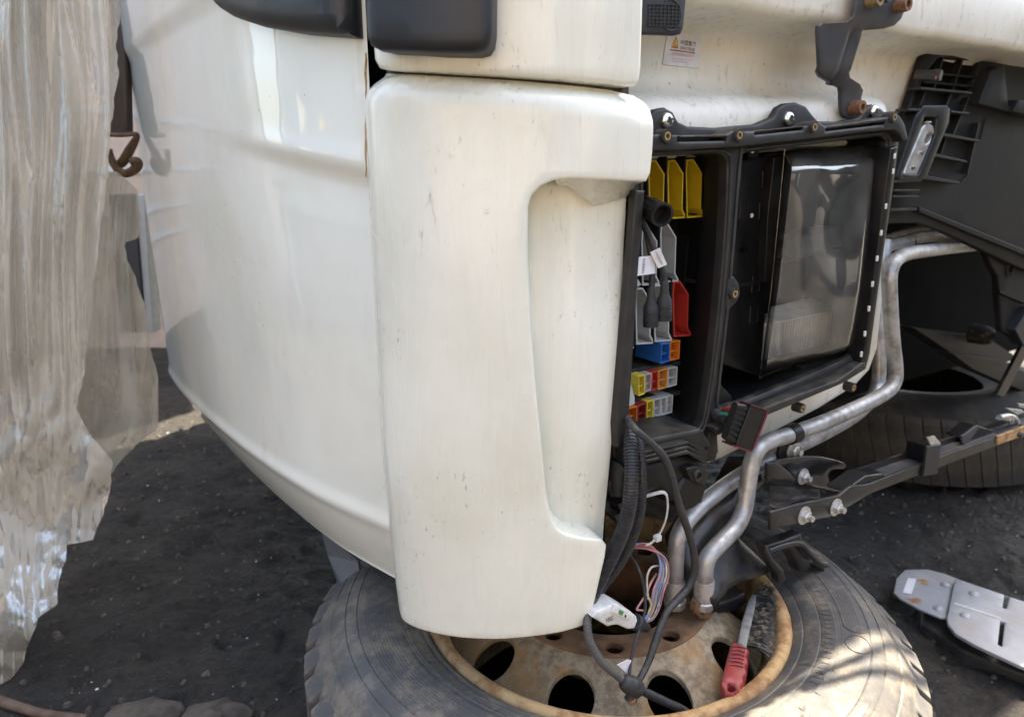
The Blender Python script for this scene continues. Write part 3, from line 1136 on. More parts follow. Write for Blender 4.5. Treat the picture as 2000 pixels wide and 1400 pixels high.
def screw_at(px, py, o, parent, scale=1.0):
    s = place(SCREW, 'screw', onF(px, py, o), NV + Vector((0, 0, 0.05)), parent, 0.3, scale)
    c = place(CROSS, 'cross_slot', onF(px, py, o), NV + Vector((0, 0, 0.05)), None, 0.5, scale)
    return s, c


def text_mesh(name, body, mat, p0, px, py, parent, w=None, h=None, nudge=None, squeeze=True):
    """flat print in the parallelogram p0, p0+px, p0+py (world vectors)"""
    cu = bpy.data.curves.new(name, 'FONT')
    cu.body = body
    cu.size = 1.0
    ob = bpy.data.objects.new(name, cu)
    link(ob)
    dg = bpy.context.evaluated_depsgraph_get()
    dg.update()
    me = bpy.data.meshes.new_from_object(ob.evaluated_get(dg))
    bpy.data.objects.remove(ob)
    co = np.array([v.co[:] for v in me.vertices]) if len(me.vertices) else np.zeros((1, 3))
    lo, hi = co.min(0), co.max(0)
    px, py = Vector(px), Vector(py)
    n = px.cross(py).normalized() * 0.0004
    base = WORLD[parent.name]
    for v in me.vertices:
        u = (v.co.x - lo[0]) / max(hi[0] - lo[0], 1e-6)
        w_ = (v.co.y - lo[1]) / max(hi[1] - lo[1], 1e-6)
        v.co = Vector(p0) + px * u + py * w_ + n - base
    me.materials.clear()
    me.materials.append(mat)
    o = bpy.data.objects.new(name, me)
    link(o)
    attach(o, parent)
    return o


def printF(name, body, mat, bl, br, tl, o, parent):
    p0 = onF(*bl, o)
    return text_mesh(name, body, mat, p0, onF(*br, o) - p0, onF(*tl, o) - p0, parent)


# ------------------------------------------------------------------ warning sticker on the front wall
SO = -0.0262
mb = plateF([(1304, 62), (1372, 71), (1365, 134), (1294, 126)], SO, 0.0012, 0.0, 0.03)
stk = mb.build('sticker', PAPER, cab, label='small white maker sticker with gold emblem and red line')
printF('lettering', '中国重汽', INK, (1328.6, 88.3), (1358.5, 92.5), (1329.8, 78), SO, stk)
printF('lettering', 'SINOTRUK', INK, (1328.3, 97), (1357, 101), (1328.8, 91), SO, stk)
mb = prismF([(1309, 96.5), (1357.5, 103.2), (1357.3, 105.4), (1308.8, 98.6)], SO + 0.0004, SO)
mb.build('red_line', INKR, stk, smooth=0)
printF('lettering', '交车前请撕去此标识', INKP, (1309.5, 108.5), (1355, 113), (1310, 102.5), SO, stk)
printF('lettering', 'when handing over the vehicle', INKP, (1311.5, 116), (1351.5, 120.5), (1311.7, 112.7), SO, stk)
printF('lettering', 'remove this label please', INKP, (1311, 121), (1344, 124.3), (1311.2, 117.6), SO, stk)
mb = MB()
prismF([(1320.2, 71), (1317.5, 86), (1320.6, 83.5), (1320.8, 74)], SO + 0.0004, SO, mb)
prismF([(1321.2, 71), (1325.5, 87.5), (1322.3, 84), (1321.3, 74)], SO + 0.0004, SO, mb)
prismF([(1313.5, 87), (1319.8, 73), (1316.6, 86.6), (1313.3, 88.5)], SO + 0.0004, SO, mb)
prismF([(1313.6, 89.2), (1320, 84.8), (1324.8, 89), (1324, 90.6)], SO + 0.0004, SO, mb)
mb.build('emblem', INKY, stk, smooth=0)
mb = prismF([(1312.2, 90.4), (1324.2, 91.2), (1323.6, 95.2), (1311.8, 93.6)], SO + 0.0004, SO)
mb.build('emblem_foot', INKO, stk, smooth=0)

# ------------------------------------------------------------------ bent steel strap
strap_px = [(1678, -60), (1775, -60), (1768, 20), (1762, 38), (1750, 50), (1735, 55), (1694, 58), (1686, 68), (1662, 142), (1663, 152), (1682, 165), (1687, 176), (1684, 205), (1679, 222), (1670, 231), (1656, 232), (1647, 226), (1644, 212), (1643, 184), (1636, 172), (1604, 150), (1600, 140), (1600, 62), (1604, 50), (1616, 44), (1662, 42), (1670, 32)]
zs_ = [toF(1640, y, 0.06)[1] for y in (20, 45, 62, 140, 165, 185, 230)]


def strap_ofs(t, z):
    o = np.interp(z, list(reversed(zs_)), list(reversed([0.030, 0.028, 0.018, 0.010, -0.004, -0.010, -0.012])))
    t0, z0 = toF(1645, 60, 0.06)
    t1, z1 = toF(1632, 150, 0.06)
    tc = t0 + (t1 - t0) * min(max((z - z0) / (z1 - z0), 0), 1.3)
    if z < z0 + 0.005 and z > zs_[5]:
        o -= 0.006 * (1 - sstep(0.0, 0.006, abs(t - tc) - 0.004)) * sstep(0, 0.01, z0 - z)
    return o


mb = plateF(strap_px, 0.062, 0.006, 0.002, 0.007, ofs=strap_ofs)
strap = mb.build('steel_strap', STEELP, cab, label='bent slate grey steel strap bolted to the beam', smooth=40)
place(mesh_bolt(RUSTB, 0.0105, 0.018), 'bolt', onF(1665, 211, 0.052), NV, strap, label='rusty bolt at the strap foot')
place(mesh_bolt(simple('ochre_bolt', (0.30, 0.22, 0.10), (0.15, 0.10, 0.05), 120, 0.6, 0.3), 0.0105, 0.018), 'bolt', onF(1697, 2, 0.092), NV, strap)
place(mesh_bolt(RUSTB, 0.0105, 0.018), 'bolt', onF(1752, 12, 0.092), NV, strap)
place(mesh_bolt(STEELP, 0.0095, 0.012), 'bolt', onF(1722, -6, 0.092), NV, strap)

# ------------------------------------------------------------------ electrical box
FO = 0.078
box = MB()
outer_f = [(1240, 292), (1330, 290), (1440, 283), (1560, 270), (1690, 254), (1738, 248), (1752, 256), (1757, 280), (1750, 340), (1736, 440), (1718, 560), (1704, 660), (1696, 704), (1684, 724), (1655, 742), (1560, 783), (1480, 813), (1408, 836), (1396, 850), (1388, 880), (1370, 896), (1300, 912), (1226, 924), (1206, 915), (1198, 890), (1200, 820), (1208, 700), (1222, 520), (1236, 380)]
hl = [(1264, 306), (1340, 303), (1398, 300), (1414, 304), (1422, 316), (1421, 380), (1414, 500), (1401, 640), (1386, 760), (1374, 826), (1364, 840), (1340, 846), (1236, 868), (1228, 862), (1226, 845), (1234, 720), (1246, 540), (1256, 400)]
hr = [(1450, 304), (1462, 298), (1560, 286), (1700, 268), (1722, 266), (1733, 276), (1731, 310), (1716, 430), (1696, 560), (1682, 650), (1674, 684), (1660, 698), (1560, 742), (1450, 786), (1412, 798), (1404, 790), (1408, 740), (1424, 600), (1438, 440)]
mb = plateF(outer_f, FO, 0.016, 0.004, 0.03, holes=[hl, hr])
fuse = mb.build('electrical_box', BLACKD, cab, label='open black electrical box with coloured sockets in the cab front', smooth=45)

# compartment walls and backs
def tray(loop, depth, name, mat, flare):
    pts = fpoly(loop, FO)
    wide = [flare if x > 1360 and flare else 0.0 for x, y in loop]
    rows_ = [[F3(t + w * k, z, o) for (t, z), w in zip(pts, wide)] for o, k in ((FO - 0.012, 0), (FO - 0.04, 0.1), (-depth, 1))]
    mb = MB()
    mb.grid(rows_, True)
    n0 = len(mb.v) - len(pts)
    mb.f.append(tuple(range(n0, n0 + len(pts))))
    return mb.build(name, mat, fuse, smooth=40)


tray(hl, 0.034, 'socket_compartment', BLACKP, 0.045)
tray(hr, 0.040, 'module_compartment', BLACKC, 0.0)

# raised seal lips round both openings
mb = MB()
for L, w in ((hl, 0.0022), (hr, 0.0022)):
    P = round_loop(offset_loop(fpoly(L, FO), -0.004), 3)
    P = [F3(t, z, FO + 0.001) for t, z in P]
    mb.tube(P + [P[0]], w, 6, cap=False)
mb.build('seal_lip', RUBBER, fuse, smooth=50)

# flange behind with screw lobes, rail in front
fl = [(1240, 290), (1248, 236), (1270, 228), (1282, 214), (1300, 210), (1316, 219), (1326, 238), (1345, 247), (1400, 250), (1440, 246), (1480, 243), (1512, 230), (1524, 210), (1538, 202), (1556, 200), (1576, 208), (1588, 224), (1600, 237), (1640, 238), (1680, 230), (1692, 212), (1706, 204), (1722, 212), (1738, 226), (1758, 236), (1766, 262), (1700, 270), (1560, 284), (1440, 296), (1300, 304)]
mb = plateF(fl, 0.060, 0.012, 0.004, 0.02)
mb.build('mounting_flange', BLACKD, fuse, smooth=45)
rail = [(1240, 268), (1290, 262), (1330, 264), (1420, 263), (1436, 254), (1448, 252), (1460, 258), (1500, 254), (1578, 246), (1590, 238), (1603, 240), (1612, 246), (1660, 241), (1735, 229), (1748, 222), (1758, 226), (1768, 242), (1775, 272), (1766, 277), (1758, 262), (1748, 254), (1690, 258), (1560, 274), (1440, 288), (1330, 294), (1240, 296)]
slots = [[(1324, 270), (1420, 269), (1420, 275), (1324, 277)], [(1476, 258), (1570, 249), (1570, 254), (1476, 264)], [(1614, 252), (1730, 238), (1730, 243), (1614, 257)]]
mb = plateF(rail, 0.094, 0.03, 0.003, 0.03, holes=slots)
mb.build('top_rail', BLACKD, fuse, smooth=45)
for px, py in ((1304, 266), (1445, 264), (1592, 248), (1748, 229), (1436, 574), (1388, 858), (1568, 798), (1668, 757)):
    o = 0.098 if py < 300 else 0.086
    b_ = place(BOSS, 'insert_boss', onF(px, py, o), NV, fuse)
    place(INSERT, 'brass_insert', onF(px, py, o), NV, b_).location = (0, 0, 0)
    b_.children[0].rotation_euler = (0, 0, 0)
for px, py, o, s in ((1302, 236, 0.062, 1.05), (1540, 232, 0.062, 1.05), (1707, 218, 0.062, 1.0), (1471, 292, 0.05, 0.75), (1716, 268, 0.05, 0.75)):
    sc1 = place(SCREW, 'screw', onF(px, py, o), NV, fuse, 0.0, s)
    cr = bpy.data.objects.new('cross_slot', CROSS)
    link(cr)
    cr.parent = sc1
    cr.rotation_euler = (0, 0, 0.4)
    WORLD[cr.name] = WORLD[sc1.name]
# lug for the boss in the middle and screw clips
mb = plateF([(1424, 545), (1434, 540), (1444, 552), (1447, 574), (1440, 590), (1424, 606), (1418, 600)], 0.080, 0.02, 0.003, 0.02)
mb.build('boss_lug', BLACKD, fuse)
mb = prismF([(1458, 282), (1483, 280), (1481, 308), (1464, 310)], 0.044, 0.03)
mb.build('screw_clip', BLACKC, fuse, bev=0.001)

# left column and its ladder of ribs
mb = plateF([(1243, 372), (1260, 372), (1240, 620), (1224, 830), (1222, 872), (1206, 874), (1204, 830), (1222, 620)], 0.098, 0.012, 0.0025, 0.03)
mb.build('box_column', BLACKD, fuse, smooth=45)
mb = plateF([(1222, 380), (1246, 380), (1206, 960), (1182, 960), (1184, 900), (1200, 640)], 0.052, 0.008, 0.002, 0.04)
lad = mb.build('side_web', BLACKP, fuse)
for i, y in enumerate((392, 415, 462, 482, 528, 548, 594, 612, 655, 676, 716, 737, 770, 790, 830)):
    x = 1232 - (y - 390) * 0.062
    m2 = prismF([(x - 22, y), (x + 6, y - 3), (x + 6, y + 1), (x - 22, y + 4)], 0.074, 0.045)
    m2.build('web_rib', BLACKD, lad, smooth=0)


def socket(name, px, o0, depth, rim, mat, parts=()):
    """hollow plug socket: rim, inner walls, floor; optional partitions given as pixel pairs"""
    pts = fpoly(px, o0)
    inn = offset_loop(pts, rim)
    n = len(pts)
    A = [F3(t, z, o0) for t, z in pts]
    B = [F3(t, z, o0) for t, z in inn]
    C = [F3(t, z, o0 - depth + 0.002) for t, z in inn]
    D = [F3(t, z, o0 - depth) for t, z in pts]
    mb = MB()
    mb.grid([D, A, B, C], True)
    e = 3 * n
    mb.f.append(tuple(range(e, e + n)))
    mb.f.append(tuple(range(n - 1, -1, -1)))
    for (x0, y0, x1, y1) in parts:
        mb.prism([onF(x0, y0, o0 - 0.004), onF(x1, y1, o0 - 0.004), onF(x1, y1 + 1.8, o0 - 0.004), onF(x0, y0 + 1.8, o0 - 0.004)], NV * -(depth - 0.008))
    return mb.build(name, mat, fuse, smooth=0, bev=0.0005)


def trough(cx, y0, y1, w, slope=0.105):
    """outline of a tall relay socket with slanted ends, top centre at cx"""
    h = y1 - y0
    xb = cx - slope * h * 0.9
    return [(cx - w * 0.34, y0 + 1), (cx + w * 0.05, y0), (cx + w * 0.55, y0 + h * 0.235), (xb + w * 0.82, y0 + h * 0.84), (xb + w * 1.02, y1 - 4), (xb + w * 0.95, y1 - 1), (xb + w * 0.0, y1 + 1), (xb - w * 0.02, y1 - 3), (cx - w * 0.40, y0 + h * 0.22)]


DEP = 0.042
SO_ = 0.022
for cx, y0, y1, w, mt, nm in ((1280, 313, 428, 33, YEL, 'yellow'), (1317, 312, 427, 33, YEL, 'yellow'), (1353, 311, 425, 33, YEL, 'yellow'),
                              (1266, 445, 557, 33, GRYC, 'grey'), (1303, 436, 551, 33, GRYC, 'grey'),
                              (1254, 562, 672, 33, GRYC, 'grey'), (1290, 556, 667, 33, GRYC, 'grey'), (1327, 549, 657, 33, REDP, 'red')):
    socket('relay_socket', trough(cx, y0, y1, w), SO_, DEP, 0.0022, mt)
    xb = cx - 0.105 * (y1 - y0) * 0.9
    prismF([(cx - w * 0.50, y0 - 6), (cx - w * 0.42, y0 - 6), (xb - w * 0.04, y1 + 3), (xb - w * 0.09, y1 + 3)], SO_ + 0.001, -0.03).build('socket_divider', BLACKP, fuse, smooth=0)
for px_ in ([(1246, 545), (1252, 556), (1246, 560), (1240, 558)], [(1232, 655), (1238, 680), (1226, 682)]):
    prismF(px_, 0.03, 0.0).build('socket_tip', GRYC, fuse, smooth=0)
rows_px = [('plug_socket', [(1293, 672), (1309, 669), (1308, 706), (1290, 711)], BLUP, 0.030, 0.055), ('plug_socket', [(1310, 668), (1329, 664), (1327, 701), (1309, 705)], ORAP, 0.024, 0.05),
           ('plug_socket', [(1247, 735), (1260, 731), (1260, 769), (1248, 774)], LYEP, 0.03, 0.05), ('plug_socket', [(1261, 731), (1273, 728), (1272, 762), (1261, 767)], PINP, 0.026, 0.05),
           ('plug_socket', [(1274, 727), (1286, 724), (1285, 760), (1273, 764)], REDP, 0.026, 0.05), ('plug_socket', [(1287, 724), (1305, 719), (1303, 757), (1286, 762)], LORP, 0.026, 0.05),
           ('plug_socket', [(1306, 719), (1324, 716), (1322, 752), (1304, 757)], GRYC, 0.024, 0.05),
           ('plug_socket', [(1227, 798), (1245, 793), (1244, 825), (1227, 829)], ORAP, 0.03, 0.05), ('plug_socket', [(1246, 793), (1263, 786), (1262, 820), (1245, 825)], DREP, 0.026, 0.05),
           ('plug_socket', [(1264, 785), (1277, 780), (1276, 815), (1263, 820)], LYEP, 0.026, 0.05), ('plug_socket', [(1278, 780), (1291, 777), (1290, 812), (1277, 816)], GRYC, 0.026, 0.05),
           ('plug_socket', [(1292, 777), (1303, 774), (1301, 809), (1291, 812)], GRYC, 0.026, 0.05), ('plug_socket', [(1304, 774), (1315, 771), (1313, 806), (1302, 809)], GRYC, 0.026, 0.05)]
for nm, px, mt, o0, dp in rows_px:
    mx0, mx1 = (px[0][0] + px[3][0]) / 2, (px[1][0] + px[2][0]) / 2
    my0, my1 = (px[0][1] + px[3][1]) / 2, (px[1][1] + px[2][1]) / 2
    socket(nm, px, o0, dp, 0.0016, mt, [(mx0 + 1, my0, mx1 - 1, my1)])
prismF([(1222, 736), (1228, 733), (1240, 775), (1240, 790), (1218, 797)], 0.05, 0.0).build('plug_socket', GRYC, fuse, smooth=0, bev=0.001, label='slanted pale grey plug block')
for y0, y1 in ((722, 706), (780, 764), (836, 812)):
    prismF([(1228, y0), (1330, y1), (1329, y1 + 7), (1228, y0 + 8)], 0.012, -0.034).build('socket_shelf', BLACKD, fuse, smooth=0, bev=0.0008)
# ribs and slots on the inner right wall
for y, w in ((418, 46), (548, 40), (640, 36), (660, 30), (720, 34), (770, 30)):
    x = 1412 - (y - 300) * 0.075
    prismF([(x - w, y), (x - 6, y - 4), (x - 6, y), (x - w, y + 5)], 0.012, -0.02).build('wall_rib', BLACKD, fuse, smooth=0)
for x0, y0, y1 in ((1362, 420, 640), (1344, 460, 650), (1388, 520, 700)):
    prismF([(x0, y0), (x0 + 3, y0), (x0 - 14, y1), (x0 - 18, y1)], -0.004, -0.03).build('wall_rib', BLACKP, fuse, smooth=0)
# bottom shelf dirt and lower housing
prismF([(1222, 868), (1372, 838), (1392, 872), (1300, 898), (1224, 912)], 0.10, 0.02).build('lower_sill', BLACKD, fuse, smooth=0, bev=0.004)
mb = MB()
for k, dy in enumerate((0, 9, 18)):
    prismF([(1252, 884 + dy), (1345, 862 + dy), (1378, 876 + dy), (1384, 888 + dy), (1378, 889 + dy), (1345, 868 + dy), (1252, 889 + dy)], 0.112 + 0.003 * k, 0.05, mb)
mb.build('drip_channel', BLACKD, fuse, smooth=0, bev=0.001)
mb = plateF([(1218, 910), (1240, 912), (1330, 890), (1372, 892), (1388, 905), (1384, 950), (1376, 985), (1350, 998), (1320, 985), (1290, 962), (1230, 972), (1214, 976), (1214, 930)], 0.105, 0.05, 0.012, 0.02)
mb.build('lower_housing', BLACKP, fuse, smooth=50)
mb = MB()
mb.lathe([(0.0, 0.004), (0.026, 0.004), (0.030, 0.0), (0.031, -0.05)], onF(1348, 958, 0.106), NV, 24, capped=False)
mb.build('round_cap', BLACKC, fuse)
mb = plateF([(1340, 915), (1360, 910), (1384, 918), (1384, 940), (1372, 950), (1350, 938)], 0.118, 0.02, 0.003, 0.02)
mb.build('screw_ear', BLACKP, fuse)
b_ = place(BOSS, 'insert_boss', onF(1366, 930, 0.122), NV, fuse)
mb = plateF([(1192, 942), (1200, 934), (1212, 930), (1222, 940), (1224, 968), (1196, 972), (1190, 958)], 0.085, 0.010, 0.003, 0.02)
mb.build('screw_ear', BLACKP, fuse)
for (x, y) in ((1206, 985), (1216, 1000), (1200, 1008), (1212, 1018)):
    prismF([(x, y), (x + 14, y - 6), (x + 18, y + 4), (x + 5, y + 11)], 0.07, 0.04).build('rear_plug', GREYP, fuse, smooth=0, bev=0.001)
mb = plateF([(1386, 845), (1402, 842), (1404, 880), (1398, 900), (1384, 902), (1380, 880)], 0.088, 0.03, 0.003, 0.02)
mb.build('corner_lug', BLACKD, fuse)

# module column left of the clear cover
mcol = plateF([(1443, 312), (1532, 300), (1530, 380), (1512, 520), (1500, 552), (1488, 700), (1480, 735), (1412, 712), (1420, 600), (1436, 430)], 0.030, 0.05, 0.002, 0.03).build('relay_module', BLACKC, fuse, smooth=40)
for x, y in ((1447, 350), (1490, 350), (1446, 410), (1484, 412), (1470, 555), (1466, 615)):
    m2 = MB()
    P = [onF(x, y - 15, 0.0305), onF(x - 2, y + 16, 0.0305), onF(x + 13, y + 13, 0.0305), onF(x + 15, y - 17, 0.0305)]
    m2.tube(P, 0.0007, 5)
    m2.build('moulded_mark', GREYP, mcol)
mb = MB()
mb.lathe([(0.0, 0.001), (0.0032, 0.001), (0.0035, 0.0)], onF(1468, 421, 0.0302), NV, 14, capped=False)
mb.build('white_dot', WHITEN, mcol)
place(mesh_bolt(BLACKC, 0.006, 0.008), 'module_bolt', onF(1450, 487, 0.03), NV, mcol)
prismF([(1512, 310), (1530, 306), (1508, 540), (1494, 552), (1500, 420)], 0.044, 0.028).build('module_edge', BLACKP, mcol, bev=0.001)
prismF([(1414, 560), (1497, 545), (1496, 552), (1414, 568)], 0.032, 0.02).build('module_seam', BLACKP, mcol)

# fittings seen through the clear cover
prismF([(1540, 468), (1652, 442), (1656, 450), (1656, 478), (1542, 508), (1536, 500)], 0.018, -0.03).build('module_handle', SLATE2, fuse, bev=0.003)
prismF([(1520, 515), (1676, 480), (1676, 482), (1520, 517)], 0.02, -0.03).build('module_seam', GREYP, fuse, smooth=0)
fin = prismF([(1496, 632), (1628, 606), (1622, 670), (1490, 704)], 0.022, -0.03).build('finned_unit', FINS, fuse, bev=0.001)
for k in range(26):
    x = 1497 + k * 5.1
    prismF([(x, 636 - k * 1.02), (x + 1.6, 635.6 - k * 1.02), (x - 4, 702 - k * 1.3), (x - 5.6, 702.4 - k * 1.3)], 0.0245, 0.020).build('cooling_fin', FINS, fin, smooth=0)
for k in range(9):
    y = 628 - k * 3.4
    prismF([(1500 + k * 1.0, y), (1628 - k * 5, y - 26 + k * 0.9), (1628 - k * 5, y - 24.4 + k * 0.9), (1500 + k, y + 1.6)], 0.018 - k * 0.005, 0.016 - k * 0.005 - 0.003).build('cooling_fin', FINS, fin, smooth=0)

# vacuum-formed clear cover
tp = [(1533, 290), (1580, 287), (1630, 288), (1680, 287), (1727, 283)]
bt = [(1484, 738), (1510, 726), (1560, 713), (1620, 702), (1676, 684)]
lf = [(1533, 290), (1528, 345), (1519, 440), (1507, 560), (1494, 660), (1484, 738)]
rt_ = [(1727, 283), (1721, 345), (1710, 440), (1697, 560), (1684, 640), (1676, 684)]


def interp_px(P, u):
    x = np.linspace(0, 1, len(P))
    return np.array([np.interp(u, x, [p[0] for p in P]), np.interp(u, x, [p[1] for p in P])])


mb = MB()
nu, nv = 40, 60
rows_ = []
for j in range(nv + 1):
    v = j / nv
    row = []
    for i in range(nu + 1):
        u = i / nu
        q = (1 - v) * interp_px(tp, u) + v * interp_px(bt, u) + (1 - u) * interp_px(lf, v) + u * interp_px(rt_, v)
        q -= (1 - u) * (1 - v) * np.array(tp[0]) + u * (1 - v) * np.array(tp[-1]) + (1 - u) * v * np.array(bt[0]) + u * v * np.array(bt[-1])
        e = min(1, min(u, 1 - u) / 0.10) ** 0.6 * math.sin(math.pi / 2 * min(1, v / 0.17)) * min(1, (1 - v) / 0.06) ** 0.6
        o = 0.040 + 0.052 * e + 0.013 * math.sin(4.1 * u + 1) * math.sin(6 * v + 0.5) * e + 0.003 * math.sin(9 * v + 5 * u) * e * min(1, v / 0.3) + 0.0012 * math.sin(19 * u - 7 * v) * e * min(1, v / 0.3)
        row.append(onF(q[0], q[1], o))
    rows_.append(row)
mb.grid(rows_)
cover = mb.build('clear_cover', CLEAR, fuse, smooth=80, recalc=True, label='bulging scuffed clear plastic cover')
m2 = MB()
for a, b in ((tp, 1), (bt, 1), (lf, 1), (rt_, 1)):
    m2.tube([onF(x, y, 0.040) for x, y in a], 0.0007, 6, 4)
m2.build('cover_rim', CLEAR, cover)
# outer rib on the right; white patches stand for slits showing the wall
mb = plateF([(1741, 290), (1754, 286), (1700, 690), (1692, 720), (1682, 716), (1690, 680)], 0.098, 0.03, 0.002, 0.04)
rb = mb.build('side_rail', BLACKC, fuse, smooth=40)
for (x, y) in ((1749, 305), (1746, 335), (1732, 403), (1723, 455), (1715, 505), (1706, 555), (1699, 603), (1691, 652), (1684, 692)):
    prismF([(x - 1.6, y - 5), (x + 2, y - 5.5), (x + 0.8, y + 5), (x - 2.4, y + 5.5)], 0.0995, 0.097).build('slit_patch', WHITEN, rb, smooth=0, bev=0.0005)
# lower ledges of the module compartment
prismF([(1400, 838), (1470, 806), (1640, 742), (1690, 706), (1694, 720), (1650, 748), (1480, 820), (1400, 852)], 0.100, 0.03).build('lower_rail', BLACKD, fuse, smooth=0, bev=0.003)
prismF([(1440, 792), (1560, 742), (1600, 728), (1602, 738), (1565, 752), (1440, 806)], 0.02, -0.03).build('lower_ledge', GRIMY, fuse, smooth=0, bev=0.003)
mb = plateF([(1562, 716), (1590, 708), (1612, 712), (1622, 735), (1590, 740), (1570, 738)], 0.050, 0.04, 0.004, 0.02)
mb.build('cable_clip', BLACKC, fuse)
mb = plateF([(1384, 770), (1412, 752), (1432, 772), (1435, 795), (1412, 800), (1386, 798)], 0.060, 0.04, 0.006, 0.02)
mb.build('cable_clip', BLACKC, fuse)

BLKG = simple('guard_black_plastic', (0.0065, 0.0068, 0.0078), (0.012, 0.012, 0.0125), 9, 0.5, bump=0.15, bscale=300, dust=(0.10, 0.09, 0.07), dustamt=0.14, spec=0.22)
# ------------------------------------------------------------------ splash guard to the right
GO = -0.006
gd_out = [(1762, 250), (1782, 190), (1808, 108), (1818, 88), (1832, 80), (1900, 88), (2090, 118), (2090, 560), (1990, 522), (1880, 470), (1842, 452), (1796, 436), (1728, 438), (1720, 430), (1730, 370), (1745, 300)]
win = [(1836, 113), (1918, 120), (1898, 180), (1800, 169), (1812, 142)]
rec = [(1800, 176), (1898, 186), (1918, 190), (1912, 240), (1890, 275), (1884, 300), (1880, 350), (1806, 345), (1738, 425), (1748, 350), (1760, 290)]
mb = plateF(gd_out, GO, 0.015, 0.006, 0.04, holes=[win])
guard = mb.build('splash_guard', BLKG, cab, label='black plastic splash guard with moulded ribs and a latch', smooth=45)
for a, b in (((1812, 140), (1912, 150)), ((1804, 158), (1905, 168))):
    prismF([a, b, (b[0], b[1] + 4), (a[0], a[1] + 4)], GO - 0.001, GO - 0.016).build('grille_slat', BLKG, guard, smooth=0)
for a, b in (((1842, 112), (1824, 172)), ((1880, 115), (1860, 178))):
    prismF([a, (a[0] + 3, a[1]), (b[0] + 3, b[1]), b], GO - 0.002, GO - 0.016).build('grille_slat', BLACKP, guard, smooth=0)
mb = MB()
mb.prism([onF(x, y, GO - 0.017) for x, y in ((1795, 100), (1930, 108), (1912, 190), (1792, 178))], NV * -0.003)
mb.build('grille_back', VOID, guard, smooth=0)
for pts in ([(1800, 170), (1900, 180), (1900, 184), (1798, 175)], [(1776, 212), (1838, 214), (1838, 218), (1774, 217)], [(1858, 216), (1894, 220), (1893, 224), (1858, 220)],
            [(1842, 260), (1916, 274), (1915, 278), (1842, 266)], [(1828, 300), (1888, 314), (1890, 318), (1826, 306)], [(1806, 342), (1876, 356), (1874, 360), (1804, 350)],
            [(1748, 352), (1800, 350), (1800, 355), (1747, 357)], [(1748, 370), (1798, 370), (1797, 374), (1747, 374)], [(1744, 382), (1796, 382), (1795, 386), (1744, 386)], [(1740, 408), (1792, 406), (1791, 411), (1740, 413)]):
    prismF(pts, GO + 0.022, GO - 0.003).build('guard_rib', BLACKD, guard, smooth=0, bev=0.0008)
for a, b in (((1808, 176), (1780, 250)), ((1858, 182), (1840, 225)), ((1892, 190), (1862, 262)), ((1850, 262), (1838, 300)), ((1912, 240), (1890, 340))):
    prismF([a, (a[0] + 3, a[1]), (b[0] + 3, b[1]), b], GO + 0.012, GO - 0.003).build('guard_rib', BLACKP, guard, smooth=0)
mb = plateF([(1915, 195), (1936, 140), (1962, 128), (1970, 208), (2000, 220), (2000, 226), (1912, 202)], GO + 0.022, 0.024, 0.002, 0.03)
mb.build('guard_gusset', BLKG, guard)
mb = plateF([(1986, 205), (1990, 195), (2060, 205), (2060, 235), (1980, 218)], GO + 0.03, 0.03, 0.003, 0.03)
mb.build('guard_gusset', BLKG, guard)
# fold line of the lower edge
prismF([(1796, 404), (1900, 446), (2090, 524), (2090, 534), (1895, 456), (1796, 414)], GO + 0.012, GO - 0.012).build('guard_lip', BLKG, guard, smooth=0, bev=0.002)
mb = MB()
mb.tube([onF(x, y, GO + 0.001) for x, y in ((1926, 232), (1918, 260), (1914, 278))], 0.0012, 5, 4)
mb.tube([onF(x, y, GO + 0.001) for x, y in ((1896, 282), (1888, 310), (1890, 340), (1876, 358))], 0.0012, 5, 4)
mb.build('scratch_edges', BLKG, guard)
# lock bezel and latch
bez = [(1806, 205), (1850, 205), (1858, 212), (1855, 240), (1812, 345), (1800, 355), (1756, 354), (1752, 346), (1790, 226)]
mb = plateF(bez, GO + 0.024, 0.028, 0.004, 0.02, holes=[[(1808, 228), (1832, 230), (1828, 262), (1796, 340), (1764, 338), (1772, 320), (1800, 250)]])
mb.build('latch_bezel', BLACKP, guard, smooth=40)
lat = plateF([(1802, 250), (1812, 238), (1824, 246), (1828, 262), (1790, 346), (1776, 348), (1764, 344), (1770, 326)], GO + 0.020, 0.03, 0.003, 0.01,
             holes=[[(1812, 262), (1820, 258), (1823, 264), (1817, 276), (1809, 282), (1806, 276)]])
lat = lat.build('latch', ZINC, guard, label='grey metal latch', smooth=40)
mb = MB()
mb.lathe([(0.0, 0.004), (0.004, 0.004), (0.005, 0.0)], onF(1798, 300, GO + 0.020), NV, 12, capped=False)
mb.lathe([(0.0, 0.004), (0.003, 0.004), (0.004, 0.0)], onF(1782, 328, GO + 0.020), NV, 12, capped=False)
mb.build('latch_rivet', CHROME, lat)
mb = MB()
mb.lathe([(0.0, 0.0), (0.006, 0.0), (0.006, 0.002), (0.0, 0.002)], onF(1812, 240, GO + 0.02), Vector((0, 0, 1)), 14)
mb.build('latch_pin', WHITEN, lat)
# plug with paint-marked cap in the grille
mb = MB()
mb.lathe([(0.0105, -0.03), (0.0105, 0.0), (0.0115, 0.0), (0.0115, 0.006), (0.0095, 0.012), (0.0, 0.0125)], onF(1824, 148, GO + 0.02), NV + Vector((0.3, 0, -0.1)), 8, capped=False)
pl = mb.build('cable_plug', STEELP, guard)
mb = MB()
mb.lathe([(0.0, 0.0), (0.0035, 0.0)], onF(1828, 152, GO + 0.035), NV + Vector((0.3, 0, -0.1)), 8, capped=False)
mb.build('paint_mark', INKR, pl)
